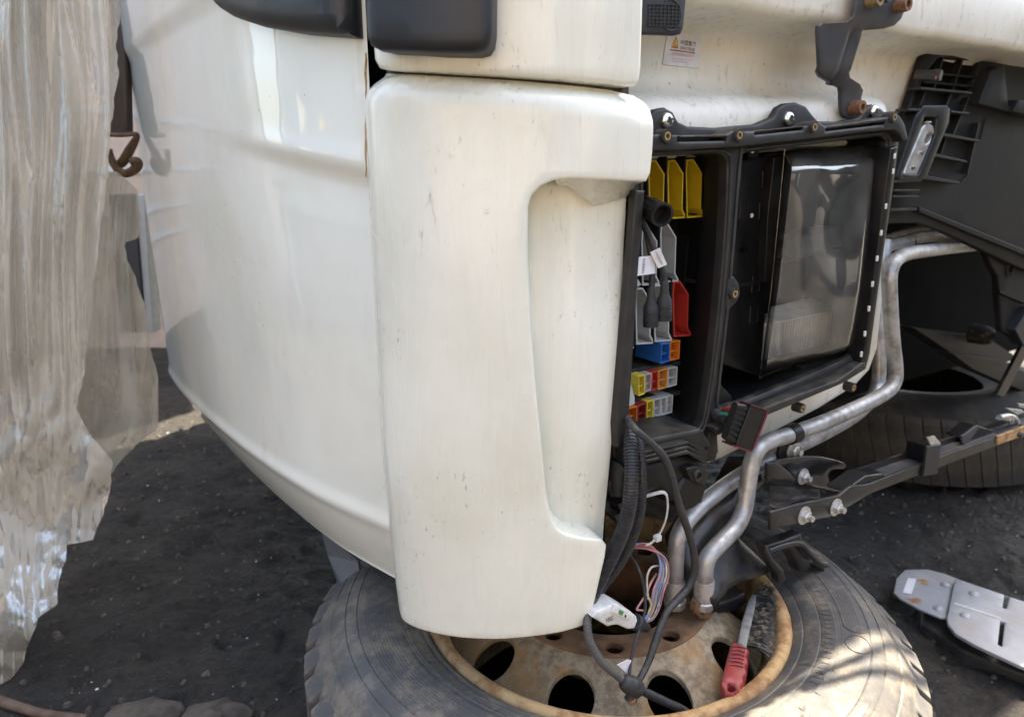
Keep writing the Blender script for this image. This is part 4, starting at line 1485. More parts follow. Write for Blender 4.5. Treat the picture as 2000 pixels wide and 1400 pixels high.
# lower skirt with round boss
sk = [(1928, 492), (1950, 492), (2090, 540), (2090, 720), (1996, 670), (1958, 646), (1954, 600), (1950, 540), (1938, 520)]
mb = plateF(sk, GO - 0.02, 0.015, 0.005, 0.04)
skirt = mb.build('guard_skirt', BLKG, guard, smooth=45)
mb = MB()
for r_ in (0.0205, 0.014):
    mb.lathe([(r_ + 0.003, -0.001), (r_ + 0.002, 0.003), (r_ - 0.002, 0.003), (r_ - 0.003, -0.001)], onF(1973, 524, GO - 0.02), NV, 24, capped=False)
mb.build('skirt_boss', BLKG, skirt)
mb = MB()
mb.lathe([(0.0, 0.001), (0.009, 0.001)], onF(1973, 524, GO - 0.02), NV, 18, capped=False)
mb.build('boss_hole', VOID, skirt)
prismF([(1954, 566), (2010, 590), (2010, 596), (1954, 572)], GO - 0.006, GO - 0.025).build('skirt_rib', BLKG, skirt, smooth=0)
prismF([(1984, 645), (2012, 600), (2030, 610), (2000, 676)], GO + 0.0, GO - 0.03).build('skirt_clip', GREYP, skirt, smooth=0, bev=0.002)

# ------------------------------------------------------------------ galvanised pipes
def pathF(P):
    return [onF(x, y, o) for x, y, o in P]


pa = pathF([(1935, 476, -0.075), (1860, 484, -0.05), (1800, 491, -0.01), (1768, 497, 0.015), (1748, 510, 0.03), (1738, 535, 0.036), (1738, 580, 0.038), (1743, 660, 0.04), (1749, 715, 0.042), (1748, 742, 0.045), (1735, 763, 0.05), (1700, 784, 0.055), (1620, 820, 0.062), (1545, 848, 0.070), (1500, 862, 0.075), (1478, 880, 0.078), (1467, 910, 0.080), (1460, 950, 0.082), (1453, 995, 0.085), (1436, 1030, 0.09), (1405, 1062, 0.095), (1384, 1086, 0.097), (1377, 1110, 0.097), (1376, 1132, 0.097)])
pipe1 = thing('steel_pipe', 'front galvanised steel pipe bent round the box and ending beside the black casting', 'pipe', pa[-1], 'galvanised pipes along the cab front')
mb = MB()
mb.tube(pa, 0.0135, 18, 5)
mb.build('tube', GALV, pipe1, smooth=60)


def ferrule(path_end, dirn, parent):
    mb = MB()
    mb.lathe([(0.0152, 0.0), (0.0156, 0.002), (0.0156, 0.034), (0.0175, 0.036), (0.0175, 0.046), (0.0150, 0.049), (0.0, 0.049)], path_end, dirn, 20)
    mb.build('ferrule', ZINC, parent, smooth=40)


ferrule(pa[-1], pa[-1] - pa[-2], pipe1)
pb = pathF([(1728, 470, -0.05), (1722, 560, -0.03), (1718, 660, -0.012), (1716, 740, 0.0), (1705, 775, 0.012), (1670, 810, 0.022), (1610, 845, 0.03), (1545, 876, 0.036), (1490, 904, 0.04), (1430, 940, 0.044), (1380, 978, 0.05), (1344, 1014, 0.055), (1326, 1046, 0.057), (1320, 1080, 0.058), (1319, 1132, 0.058)])
pipe2 = thing('steel_pipe', 'rear galvanised steel pipe running just below and behind the other bent pipe', 'pipe', pb[-1], 'galvanised pipes along the cab front')
mb = MB()
mb.tube(pb, 0.0135, 18, 5)
mb.build('tube', GALV, pipe2, smooth=60)
ferrule(pb[-1], pb[-1] - pb[-2], pipe2)
pc = pathF([(1700, 492, -0.06), (1760, 474, -0.06), (1820, 462, -0.065), (1900, 470, -0.1), (1960, 480, -0.13)])
mb = MB()
mb.tube(pc, 0.0125, 16, 6)
pc_o = mb.build('steel_pipe', GALV, base=pc[0], label='dull steel pipe under the lower edge of the black splash guard', cat='pipe', smooth=60, group='galvanised pipes along the cab front')
mb = MB()
mb.tube([onF(1775 + 2 * math.sin(a), 474, -0.06) + (Vector((0, 0, 1)) * math.cos(a) + NV * math.sin(a)) * 0.0135 for a in np.linspace(0, 2 * math.pi, 20)], 0.0015, 6)
mb.build('rubber_ring', RUBBER, pc_o)
pd = pathF([(1730, 470, -0.08), (1790, 450, -0.085), (1850, 440, -0.10), (1930, 440, -0.14)])
mb = MB()
mb.tube(pd, 0.0125, 16, 6)
mb.build('steel_pipe', GALV, base=pd[0], label='uppermost short steel pipe half hidden under the splash guard', cat='pipe', smooth=60, group='galvanised pipes along the cab front')

# pipe clamp
cl = thing('pipe_clamp', 'black clamp with a bolt holding the two galvanised pipes together', 'clamp', onF(1548, 870, 0.07))
mb = MB()
ca = onF(1548, 847, 0.0695)
ax = (onF(1530, 854, 0.07) - onF(1566, 840, 0.07)).normalized()
mb.lathe([(0.0138, -0.010), (0.0168, -0.010), (0.0168, 0.010), (0.0138, 0.010)], ca, ax, 20, capped=False)
mb.build('band', BLACKP, cl, smooth=40)
mb = MB()
cb = onF(1545, 880, 0.037)
mb.lathe([(0.0138, -0.008), (0.0165, -0.008), (0.0165, 0.008), (0.0138, 0.008)], cb, ax, 20, capped=False)
mb.build('band', BLACKP, cl, smooth=40)
prismF([(1528, 858), (1556, 868), (1552, 905), (1535, 912), (1520, 900)], 0.055, 0.047).build('web_plate', BLACKP, cl, bev=0.002)
place(mesh_washer_bolt(ZINC), 'clamp_bolt', onF(1548, 878, 0.056), NV, cl)

# ------------------------------------------------------------------ black castings and the long rail
cast = thing('mounting_casting', 'black cast iron cab mounting with two forked ears above the wheel', 'casting', onF(1440, 1150, 0.05))
CO = lambda t, z: float(np.interp(z, [0.26, 0.34, 0.40, 0.52], [0.125, 0.118, 0.070, 0.02]))
mb = plateF([(1480, 915), (1512, 915), (1530, 960), (1530, 1010), (1514, 1040), (1500, 1062), (1500, 1078), (1512, 1096), (1521, 1112), (1519, 1128), (1494, 1139), (1460, 1150), (1436, 1164), (1420, 1184), (1408, 1210), (1400, 1205), (1394, 1180), (1390, 1130), (1396, 1100), (1424, 1066), (1448, 1030), (1462, 980), (1470, 940)], 0.0, 0.05, 0.018, 0.010, ofs=CO)
mb.build('body', CASTB, cast, smooth=60)
mb = plateF([(1496, 1064), (1504, 1072), (1512, 1090), (1524, 1102), (1533, 1112), (1537, 1130), (1532, 1143), (1524, 1140), (1520, 1122), (1508, 1104), (1498, 1084)], 0.134, 0.016, 0.005, 0.008)
mb.build('ear', CASTB, cast, smooth=60)
mb = plateF([(1496, 1068), (1530, 1058), (1552, 1050), (1568, 1044), (1574, 1070), (1592, 1090), (1608, 1089), (1616, 1104), (1612, 1120), (1600, 1110), (1584, 1104), (1579, 1116), (1564, 1118), (1558, 1100), (1546, 1080), (1534, 1074), (1503, 1082)], 0.125, 0.022, 0.007, 0.008)
mb.build('ear', CASTB, cast, smooth=60)
mb = MB()
mb.tube(pathF([(1500, 1076, 0.128), (1535, 1064, 0.128), (1562, 1062, 0.13), (1580, 1080, 0.135), (1600, 1098, 0.138), (1612, 1102, 0.138)]), lambda u: 0.0055, 10, 6)
mb.build('ear_rib', CASTB, cast, smooth=60)
mb = plateF([(1362, 1178), (1380, 1172), (1392, 1182), (1396, 1200), (1384, 1212), (1368, 1208), (1358, 1195)], 0.105, 0.012, 0.004, 0.008, holes=[[(1371, 1184), (1379, 1182), (1384, 1190), (1380, 1202), (1372, 1200), (1368, 1192)]])
mb.build('eye_lug', HUBR, cast, smooth=50)
mb = plateF([(1398, 1180), (1432, 1170), (1458, 1158), (1462, 1175), (1440, 1196), (1420, 1198), (1404, 1200)], 0.09, 0.03, 0.006, 0.01)
mb.build('lower_web', CASTB, cast, smooth=50)

BLACKG = simple('glossy_black_enamel', (0.008, 0.008, 0.010), (0.014, 0.014, 0.016), 20, 0.16, dust=(0.14, 0.12, 0.095), dustamt=0.35)
brk = thing('notched_bracket', 'glossy black notched steel bracket bolted above the long rail', 'bracket', onF(1570, 960, 0.06))
mb = plateF([(1500, 905), (1530, 897), (1570, 892), (1605, 892), (1632, 898), (1650, 904), (1654, 910), (1650, 916), (1632, 916), (1622, 920), (1618, 930), (1622, 944), (1634, 950), (1650, 951), (1650, 960), (1630, 960), (1600, 953), (1560, 950), (1505, 945)], 0.075, 0.006, 0.002, 0.015)
mb.build('upper_plate', BLACKG, brk, smooth=40)
mb = MB()
mb.prism([onF(1502, 946, 0.075), onF(1560, 951, 0.075), onF(1600, 954, 0.075), onF(1602, 970, 0.12), onF(1560, 975, 0.13), onF(1525, 1000, 0.135), onF(1503, 985, 0.125)], Vector((0, 0, -0.004)))
mb.build('lower_shelf', BLACKG, brk, smooth=30, bev=0.0015)
mb = plateF([(1500, 905), (1518, 903), (1546, 925), (1552, 940), (1546, 948), (1500, 942)], 0.100, 0.006, 0.002, 0.015)
mb.build('cheek_plate', BLACKG, brk, smooth=40)
place(mesh_washer_bolt(ZINC), 'bracket_bolt', onF(1568, 930, 0.076), NV, brk, scale=0.9)

rl = thing('bumper_rail', 'long black steel rail with upright tabs running off to the right', 'rail', onF(1560, 1010, 0.13))
mb = plateF([(1505, 1000), (1560, 985), (1640, 968), (1662, 950), (1700, 945), (1800, 905), (1960, 848), (2120, 790), (2120, 806), (1960, 866), (1800, 926), (1700, 964), (1665, 985), (1620, 1010), (1560, 1022), (1505, 1035)], 0.140, 0.005, 0.0015, 0.02)
mb.build('face_strip', CASTB, rl, smooth=40)
mb = MB()
P0, P1 = onF(1690, 948, 0.138), onF(2120, 791, 0.138)
bk = NV * -0.032
mb.prism([P0, P1, P1 + bk, P0 + bk], Vector((0, 0, -0.004)))
mb.build('top_flange', STEELP, rl, smooth=0)
mb = MB()
up = Vector((0, 0, 0.012))
mb.prism([P0 + bk, P1 + bk, P1 + bk + up, P0 + bk + up], NV * -0.004)
mb.build('rear_lip', CASTB, rl, smooth=0)
prismF([(1648, 962), (1692, 930), (1728, 924), (1736, 934), (1706, 956), (1690, 964)], 0.136, 0.10).build('end_block', BLACKC, rl, bev=0.003)
prismF([(1812, 872), (1838, 868), (1832, 925), (1804, 930)], 0.146, 0.140).build('upright_tab', GREYP, rl, bev=0.001)
prismF([(1812, 872), (1838, 868), (1832, 925), (1804, 930)], 0.139, 0.10).build('upright_tab', BLACKC, rl, bev=0.001)
prismF([(1812, 855), (1826, 851), (1838, 866), (1828, 872), (1820, 872)], 0.142, 0.139).build('hooked_tab', ZINC, rl, smooth=0)
prismF([(1882, 856), (1912, 832), (1940, 840), (1946, 868), (1918, 880)], 0.120, 0.085).build('box_tab', BLACKC, rl, bev=0.002)
prismF([(1880, 852), (1910, 830), (1913, 834), (1890, 870), (1880, 866)], 0.124, 0.119).build('box_tab', STEELP, rl, bev=0.001)
prismF([(1950, 852), (2010, 830), (2012, 846), (1950, 868)], 0.144, 0.139).build('end_patch', RIMLIP, rl, smooth=0)
for (x, y) in ((1570, 1006), (1632, 990)):
    bo = place(mesh_washer_bolt(ZINC), 'rail_bolt', onF(x, y, 0.141), NV, rl, scale=0.95)
mb = MB()
mb.tube(pathF([(1952, 815, 0.12), (1972, 812, 0.12), (1985, 818, 0.12), (1990, 830, 0.12)]), lambda u: 0.006 - 0.002 * u, 10, 5)
mb.build('hook_pin', ZINC, rl)
prismF([(1948, 818), (1970, 810), (1985, 816), (1984, 824), (1966, 822)], 0.118, 0.112).build('hook_plate', ZINC, rl, bev=0.001)
mb = MB()
cr_ = onF(1976, 820, 0.122)
mb.tube([cr_ + (UV * math.cos(a) + Vector((0, 0, 1)) * math.sin(a)) * 0.008 for a in np.linspace(0, 2 * math.pi, 20)], 0.0018, 6)
mb.build('hook_ring', CHROME, rl)
prismF([(1966, 797), (1995, 800), (2010, 808), (1990, 812)], 0.105, 0.100).build('hook_plate', ZINC, rl, bev=0.001)
prismF([(1990, 788), (2030, 792), (2030, 800), (1992, 796)], 0.095, 0.090).build('hook_plate', ZINC, rl, bev=0.001)
prismF([(1988, 826), (2012, 835), (2004, 842)], 0.135, 0.130).build('hook_plate', CHROME, rl, smooth=0)
place(mesh_bolt(STEELP, 0.006, 0.008, False), 'hook_bolt', onF(1990, 848, 0.145), NV, rl)

# ------------------------------------------------------------------ the wheel lying under the corner
WC = Vector((0.155, 1.065, 0.0))
WZ = 0.28
wheel = thing('old_wheel', 'old truck wheel with worn tyre and rusty rim lying flat under the cab corner', 'wheel', WC)
prof = [(0.268, 0.06), (0.30, 0.02), (0.34, 0.006), (0.42, 0.0), (0.462, 0.012), (0.478, 0.035), (0.480, 0.05), (0.480, 0.23), (0.477, 0.245), (0.470, 0.257), (0.4655, 0.2605), (0.464, 0.264), (0.458, 0.270), (0.452, 0.2755), (0.449, 0.2755), (0.447, 0.279), (0.438, 0.287),
        (0.428, 0.2925), (0.4265, 0.2915), (0.425, 0.2935), (0.410, 0.2985), (0.408, 0.2975), (0.4065, 0.2995)]
for k in range(9):
    r0 = 0.398 - k * 0.0045
    prof += [(r0, 0.3005), (r0 - 0.0014, 0.3010), (r0 - 0.003, 0.3005)]
prof += [(0.352, 0.300), (0.342, 0.2985), (0.340, 0.2965), (0.338, 0.2975), (0.328, 0.2945), (0.318, 0.2890), (0.316, 0.2865), (0.314, 0.2875), (0.304, 0.283), (0.298, 0.276), (0.29, 0.26)]
mb = MB()
mb.lathe(prof, WC, (0, 0, 1), 128, ref=(1, 0, 0), capped=False)
tyre = mb.build('tyre', TYRE, wheel, smooth=38)
tb = MB()
tb.prism([Vector((0.466, -0.0225, 0.260)), Vector((0.466, 0.0225, 0.260)), Vector((0.4925, 0.0235, 0.240)), Vector((0.4925, -0.0235, 0.240))], (0, 0.004, -0.20))
tbm = tb.mesh('tread_block', (0, 0, 0), 0)
tbm.materials.append(TYRE)
for k in range(50):
    o = bpy.data.objects.new('tread_block', tbm)
    link(o)
    o.parent = tyre
    o.rotation_euler = (0, 0, 2 * math.pi * k / 50 + 0.01 * math.sin(k * 7))
    m_ = o.modifiers.new('edge_bevel', 'BEVEL')
    m_.width = 0.003
    m_.segments = 2
# raised sidewall marks
mb = MB()


def side_z(r):
    P = sorted([(a, b) for a, b in prof if b > 0.2])
    return np.interp(r, [a for a, _ in P], [b for _, b in P])


def polar(a, r, dz=0.0):
    return WC + Vector((r * math.cos(a), r * math.sin(a), side_z(r) + dz))


def mark(a0, a1, r0, r1, h=0.0011):
    n = max(2, int(abs(a1 - a0) * 40))
    rows_ = []
    for (r, dz) in ((r0, -0.001), (r0, h), (r1, h), (r1, -0.001)):
        rows_.append([polar(a0 + (a1 - a0) * i / n, r, dz) for i in range(n + 1)])
    mb.grid(rows_)


def slot_outline(a0, a1, r0, r1):
    for rr in (r0, r1):
        mb.tube([polar(a0 + (a1 - a0) * i / 24, rr, 0.0004) for i in range(25)], 0.0008, 5)
    for aa in (a0, a1):
        sg = -1 if aa == a0 else 1
        mb.tube([polar(aa + sg * 0.045 * math.sin(q), r0 + (r1 - r0) * (0.5 - 0.5 * math.cos(q)), 0.0004) for q in np.linspace(0, math.pi, 12)], 0.0008, 5)


slot_outline(-2.75, -1.97, 0.318, 0.344)
slot_outline(-0.30, 0.55, 0.372, 0.408)
oc = polar(-0.42, 0.39)
mb.tube([polar(-0.42 + 0.055 * math.cos(q), 0.39 + 0.017 * math.sin(q), 0.0005) for q in np.linspace(0, 6.29, 30)], 0.0009, 5)
rg = np.random.default_rng(4)
a_ = -2.7
while a_ < -2.06:
    w_ = rg.uniform(0.014, 0.03)
    mark(a_, a_ + w_, 0.323, 0.338, 0.0010)
    a_ += w_ + 0.014
a_ = -0.75
while a_ < 0.5:
    w_ = rg.uniform(0.012, 0.026)
    mark(a_, a_ + w_, 0.346, 0.357, 0.0010)
    a_ += w_ + 0.016
for a0 in (-1.05, -0.92, -0.80):
    mark(a0, a0 + 0.085, 0.36, 0.42, 0.0010)
mb.build('sidewall_marks', TYRE, tyre, smooth=40, kind='stuff')

# rim
mb = MB()
mb.lathe([(0.262, 0.02), (0.262, 0.23), (0.266, 0.252), (0.275, 0.268), (0.280, 0.281), (0.288, 0.287), (0.296, 0.286), (0.301, 0.280), (0.300, 0.272), (0.29, 0.262)], WC, (0, 0, 1), 96, capped=False)
rim = mb.build('rim_lip', RIMLIP, wheel, smooth=60)


def disc_z(r):
    return np.interp(r, [0.10, 0.172, 0.180, 0.20, 0.235, 0.262], [0.290, 0.290, 0.285, 0.273, 0.250, 0.232])


circ = lambda r, n, cx=0, cy=0: [(cx + r * math.cos(2 * math.pi * k / n), cy + r * math.sin(2 * math.pi * k / n)) for k in range(n)]
holes = []
A0 = -math.pi / 2 - 0.32
for k in range(10):
    a = A0 + 2 * math.pi * k / 10
    holes.append(circ(0.033, 28, 0.226 * math.cos(a), 0.226 * math.sin(a)))
mb = plate(MB(), circ(0.2635, 90), lambda u, v, o: WC + Vector((u, v, disc_z(math.hypot(u, v)) + o)), 0.010, 0.002, 0.010, holes + [circ(0.1735, 80)])
disc = mb.build('disc', RIM, wheel, smooth=40)
lugs = [circ(0.0135, 16, 0.152 * math.cos(a), 0.152 * math.sin(a)) for a in [-math.pi / 2 - 0.02 + 2 * math.pi * k / 10 for k in range(10)]]
mb = plate(MB(), circ(0.174, 80), lambda u, v, o: WC + Vector((u, v, 0.291 + o)), 0.012, 0.003, 0.014, lugs + [circ(0.122, 64)])
mb.build('hub_flange', HUBR, wheel, smooth=40)
mb = MB()
mb.lathe([(0.122, 0.284), (0.124, 0.25), (0.12, 0.20)], WC, (0, 0, 1), 64, capped=False)
mb.build('hub_bore', HUBR, wheel, smooth=40)
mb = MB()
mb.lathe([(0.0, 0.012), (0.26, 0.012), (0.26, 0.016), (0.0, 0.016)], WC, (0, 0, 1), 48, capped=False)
mb.build('shade_disc', VOID, wheel)  # added black disc darkens the ground inside the wheel

# second tyre lying under the cab in the shade
W2 = Vector((1.42, 2.52, 0.0))
t2 = thing('spare_tyre', 'dark muddy tyre lying in the deep shade under the cab', 'tyre', W2)
mb = MB()
mb.lathe([(0.28, 0.05), (0.36, 0.0), (0.47, 0.02), (0.505, 0.05), (0.51, 0.10), (0.51, 0.19), (0.50, 0.235), (0.46, 0.272), (0.38, 0.285), (0.30, 0.27), (0.27, 0.24)], W2, (0, 0, 1), 96, capped=False)
MUDT = simple('muddy_tyre_rubber', (0.012, 0.011, 0.010), (0.05, 0.042, 0.03), 9, 0.85, bump=0.4, bscale=60)
t2t = mb.build('carcass', MUDT, t2, smooth=50)
tb = MB()
tb.prism([Vector((0.500, -0.0225, 0.245)), Vector((0.500, 0.0225, 0.245)), Vector((0.514, 0.0225, 0.225)), Vector((0.514, -0.0225, 0.225))], (0, 0.05, -0.19))
tbm2 = tb.mesh('tread_block', (0, 0, 0), 0)
tbm2.materials.append(MUDT)
for k in range(64):
    o = bpy.data.objects.new('tread_block', tbm2)
    link(o)
    o.parent = t2t
    o.rotation_euler = (0, 0, 2 * math.pi * k / 64)

# ------------------------------------------------------------------ flat silver bracket on the ground
def pz(px, z):
    return [tuple(onZ(x, y, z)[:2]) for x, y in px]


SZ = 0.045
sb = thing('silver_bracket', 'flat silver sheet metal bracket with rivets lying on the ground by the tyre', 'bracket', onZ(1900, 1210, 0.0))
a_out = pz([(1748, 1146), (1752, 1128), (1768, 1112), (1812, 1111), (1846, 1120), (1872, 1130), (1850, 1206), (1838, 1206), (1795, 1188), (1758, 1168), (1746, 1156)], SZ)
mb = plate(MB(), a_out, lambda u, v, o: Vector((u, v, SZ + o)), 0.004, 0.0015, 0.02, [pz([(1798, 1133), (1805, 1131), (1807, 1137), (1800, 1139)], SZ), pz([(1780, 1170), (1787, 1169), (1788, 1175), (1781, 1176)], SZ)])
mb.build('end_plate', ALU, sb, smooth=40)
b_out = pz([(1866, 1128), (1900, 1140), (2120, 1214), (2120, 1350), (1990, 1298), (1900, 1256), (1866, 1236), (1852, 1218), (1850, 1206)], SZ + 0.012)
mb = plate(MB(), b_out, lambda u, v, o: Vector((u, v, SZ + 0.012 + o)), 0.007, 0.002, 0.02, [pz([(1962, 1162), (1972, 1165), (1966, 1188), (1958, 1186)], SZ + 0.012), pz([(1954, 1212), (1963, 1214), (1957, 1262), (1949, 1258)], SZ + 0.012)])
mb.build('main_plate', ALU, sb, smooth=40)
RIV = MB()
RIV.lathe([(0.0115, 0.0), (0.0095, 0.003), (0.005, 0.0045), (0.0, 0.005)], (0, 0, 0), seg=16, capped=False)
rivm = share(RIV, 'rivet', ALU, 60)
for x, y, z in ((1846, 1142, SZ), (1832, 1188, SZ), (1885, 1202, SZ + 0.012), (1902, 1160, SZ + 0.012)):
    place(rivm, 'rivet', onZ(x, y, z), (0, 0, 1), sb)
mb = MB()
mb.add([onZ(x, y, SZ + 0.001) for x, y in ((1774, 1128), (1790, 1130), (1780, 1160), (1763, 1156))], [(0, 1, 2, 3)])
lb = mb.build('label', PAPER, sb, smooth=0)
p0 = onZ(1769, 1153, SZ + 0.001)
text_mesh('lettering', '1313', INK, p0, onZ(1774, 1132, SZ + 0.001) - p0, onZ(1779, 1131.5, SZ + 0.001) - onZ(1784, 1154, SZ + 0.001) + onZ(1777, 1155, SZ + 0.001) - p0 if False else onZ(1779, 1156, SZ + 0.001) - p0, lb)
for k, (x, y) in enumerate(((1802, 1135), (1784, 1172))):
    mb = MB()
    c = onZ(x, y, SZ + 0.0006)
    mb.add([c + Vector(((0.014 + 0.007 * math.sin(3 * q + k)) * math.cos(q), (0.014 + 0.006 * math.cos(2 * q)) * math.sin(q), 0)) for q in np.linspace(0, 6.28, 22)[:-1]], [tuple(range(21))])
    mb.build('rust_patch', RIMLIP, sb, smooth=0)
mb = MB()
mb.tube([onZ(x, y, SZ + 0.012) for x, y in ((1864, 1178), (1900, 1190), (1955, 1208))], 0.0025, 8, 4)
mb.build('weld_bead', WHITEN, sb)
# black rubber slab beneath it
mb = plate(MB(), pz([(1800, 1178), (1850, 1196), (1900, 1238), (2120, 1332), (2120, 1352), (1985, 1310), (1878, 1268), (1800, 1216)], 0.02), lambda u, v, o: Vector((u, v, 0.02 + o)), 0.03, 0.006, 0.04)
mb.build('rubber_slab', RUBBER, base=onZ(1900, 1270, 0.0), label='black rubber slab sticking out beneath the silver bracket', cat='slab', smooth=40)

# ------------------------------------------------------------------ blue grey step bracket under the door
sbk = thing('step_bracket', 'blue grey angled plastic bracket poking out under the white side panel', 'bracket', onY(690, 1160, 1.12))
mb = MB()
mb.prism([onY(x, y, d) for x, y, d in ((626, 1035, 1.16), (700, 1095, 1.13), (705, 1146, 1.11), (674, 1157, 1.11), (655, 1128, 1.13), (640, 1085, 1.15))], Vector((0.006, 0.03, 0)))
mb.build('side_plate', SLATEB, sbk, smooth=0, bev=0.002)
mb = MB()
mb.prism([onY(x, y, d) for x, y, d in ((700, 1090, 1.135), (770, 1135, 1.10), (765, 1142, 1.10), (735, 1138, 1.11), (705, 1147, 1.12))], Vector((0.0, 0.05, 0.0)))
mb.build('inner_plate', NAVY, sbk, smooth=0, bev=0.001)
mb = MB()
mb.prism([onY(x, y, d) for x, y, d in ((674, 1156, 1.108), (735, 1143, 1.105), (758, 1140, 1.10), (758, 1144, 1.10), (735, 1148, 1.105), (676, 1161, 1.108))], Vector((0.0, 0.03, 0.002)))
mb.build('bottom_lip', SLATEB, sbk, smooth=0, bev=0.001)

from mathutils import noise as mnoise
# ------------------------------------------------------------------ harness
h1 = pathF([(1222, 822, 0.075), (1229, 850, 0.10), (1233, 900, 0.118), (1232, 960, 0.13), (1222, 1020, 0.13), (1200, 1075, 0.12), (1178, 1120, 0.11), (1158, 1160, 0.10), (1140, 1200, 0.09)])
mb = MB()
mb.conduit(h1, 0.0098, 0.0040)
mb.build('corrugated_hose', HOSE, base=h1[4], label='thicker black corrugated cable hose curving down behind the corner panel', cat='cable hose', smooth=0, group='corrugated cable hoses below the box')
h2 = pathF([(1226, 818, 0.07), (1243, 850, 0.095), (1252, 890, 0.11), (1254, 950, 0.12), (1248, 1010, 0.12), (1230, 1065, 0.115), (1203, 1112, 0.105), (1172, 1152, 0.095), (1150, 1190, 0.085)])
mb = MB()
mb.conduit(h2, 0.0068, 0.0034)
mb.build('corrugated_hose', HOSE, base=h2[4], label='thinner black corrugated cable hose beside the thicker one', cat='cable hose', smooth=0, group='corrugated cable hoses below the box')
h3 = [onF(x, y, o) for x, y, o in ((1168, 1150, 0.100), (1150, 1195, 0.112), (1147, 1222, 0.122), (1153, 1255, 0.132), (1175, 1292, 0.142), (1205, 1318, 0.150), (1226, 1334, 0.155))]
mb = MB()
mb.conduit(h3, 0.0058, 0.0026)
mb.build('corrugated_hose', HOSEG, base=h3[3], label='grey corrugated hose hanging from under the corner panel over the rim', cat='cable hose', smooth=0)
h4 = [onF(x, y, o) for x, y, o in ((1236, 1340, 0.158), (1262, 1352, 0.166), (1300, 1370, 0.178), (1330, 1384, 0.186), (1345, 1394, 0.19))]
mb = MB()
mb.conduit(h4, 0.0062, 0.0030, depth=0.09)
mb.build('corrugated_hose', HOSE, base=h4[2], label='short black corrugated hose lying over a round rim hole', cat='cable hose', smooth=0)

cabp = pathF([(1218, 812, 0.085), (1240, 838, 0.125), (1268, 862, 0.13), (1296, 892, 0.132), (1312, 930, 0.132), (1326, 985, 0.132), (1345, 1040, 0.13), (1356, 1085, 0.13), (1356, 1115, 0.13), (1345, 1145, 0.13), (1322, 1172, 0.132), (1302, 1196, 0.137), (1286, 1235, 0.143), (1268, 1288, 0.15), (1248, 1328, 0.157), (1236, 1345, 0.16)])
mb = MB()
mb.tube(cabp, lambda u: 0.0046 + 0.0012 * math.sin(u * 40) * 0.3 + 0.001 * math.sin(u * 3.1), 10, 8)
mb.build('taped_cable', TAPE, base=cabp[7], label='black taped cable looping from the box down to the rubber joint', cat='cable', smooth=60)

# joint lump with chrome plug end
jl = thing('cable_joint', 'black rubber cable joint with a bright metal end resting on the rusty disc', 'cable joint', onF(1230, 1345, 0.158))
mb = MB()
mb.tube(pathF([(1214, 1326, 0.152), (1224, 1333, 0.156), (1235, 1340, 0.158), (1246, 1346, 0.16), (1252, 1350, 0.162)]), lambda u: 0.006 + 0.0075 * math.sin(math.pi * u) ** 0.6, 14, 6)
mb.tube(pathF([(1240, 1325, 0.158), (1234, 1338, 0.16), (1230, 1352, 0.16), (1230, 1362, 0.16)]), lambda u: 0.0085 + 0.003 * math.sin(u * 6), 14, 6)
mb.build('rubber_boot', RUBBER, jl, smooth=60)
mb = MB()
e0, e1 = onF(1231, 1360, 0.161), onF(1236, 1373, 0.161)
mb.lathe([(0.0072, 0), (0.0078, 0.002), (0.0078, 0.006), (0.0066, 0.007), (0.0066, 0.010), (0.0, 0.010)], e0, e1 - e0, 18)
mb.build('metal_end', CHROME, jl)

# white sensor plug
sn = thing('sensor_plug', 'white plastic sensor housing with green mark hanging above the hub', 'sensor', onF(1200, 1205, 0.125))
t_a = toF(1165, 1202, 0.125)
mb = plateF([(1158, 1206), (1164, 1196), (1200, 1179), (1206, 1179), (1232, 1194), (1244, 1204), (1246, 1212), (1240, 1228), (1226, 1229), (1206, 1220), (1194, 1222), (1188, 1224)], 0.128, 0.030, 0.003, 0.01)
hs = mb.build('housing', WHITEN, sn, smooth=40)
mb = plateF([(1200, 1182), (1206, 1181), (1228, 1194), (1238, 1203), (1230, 1212), (1208, 1202), (1196, 1196)], 0.1315, 0.004, 0.0012, 0.01)
mb.build('front_face', WHITEN, sn, smooth=40)
prismF([(1210, 1190), (1219, 1194), (1215, 1202), (1208, 1198)], 0.1319, 0.1310).build('green_mark', INKG, hs, smooth=0)
prismF([(1221, 1200), (1224, 1201), (1223, 1206), (1220, 1205)], 0.1319, 0.1310).build('black_mark', INK, hs, smooth=0)
printF('lettering', 'VBG', INK, (1182, 1216), (1197, 1210), (1183, 1207), 0.1284, hs)
mb = MB()
s0 = onF(1240, 1213, 0.122)
sd = onF(1256, 1222, 0.122) - s0
mb.lathe([(0.010, 0.0), (0.0115, 0.002), (0.0115, 0.004), (0.009, 0.005), (0.009, 0.008), (0.0115, 0.009), (0.0115, 0.012), (0.008, 0.013), (0.007, 0.03), (0.0, 0.03)], s0, sd, 18)
mb.build('cable_gland', RUBBER, sn)

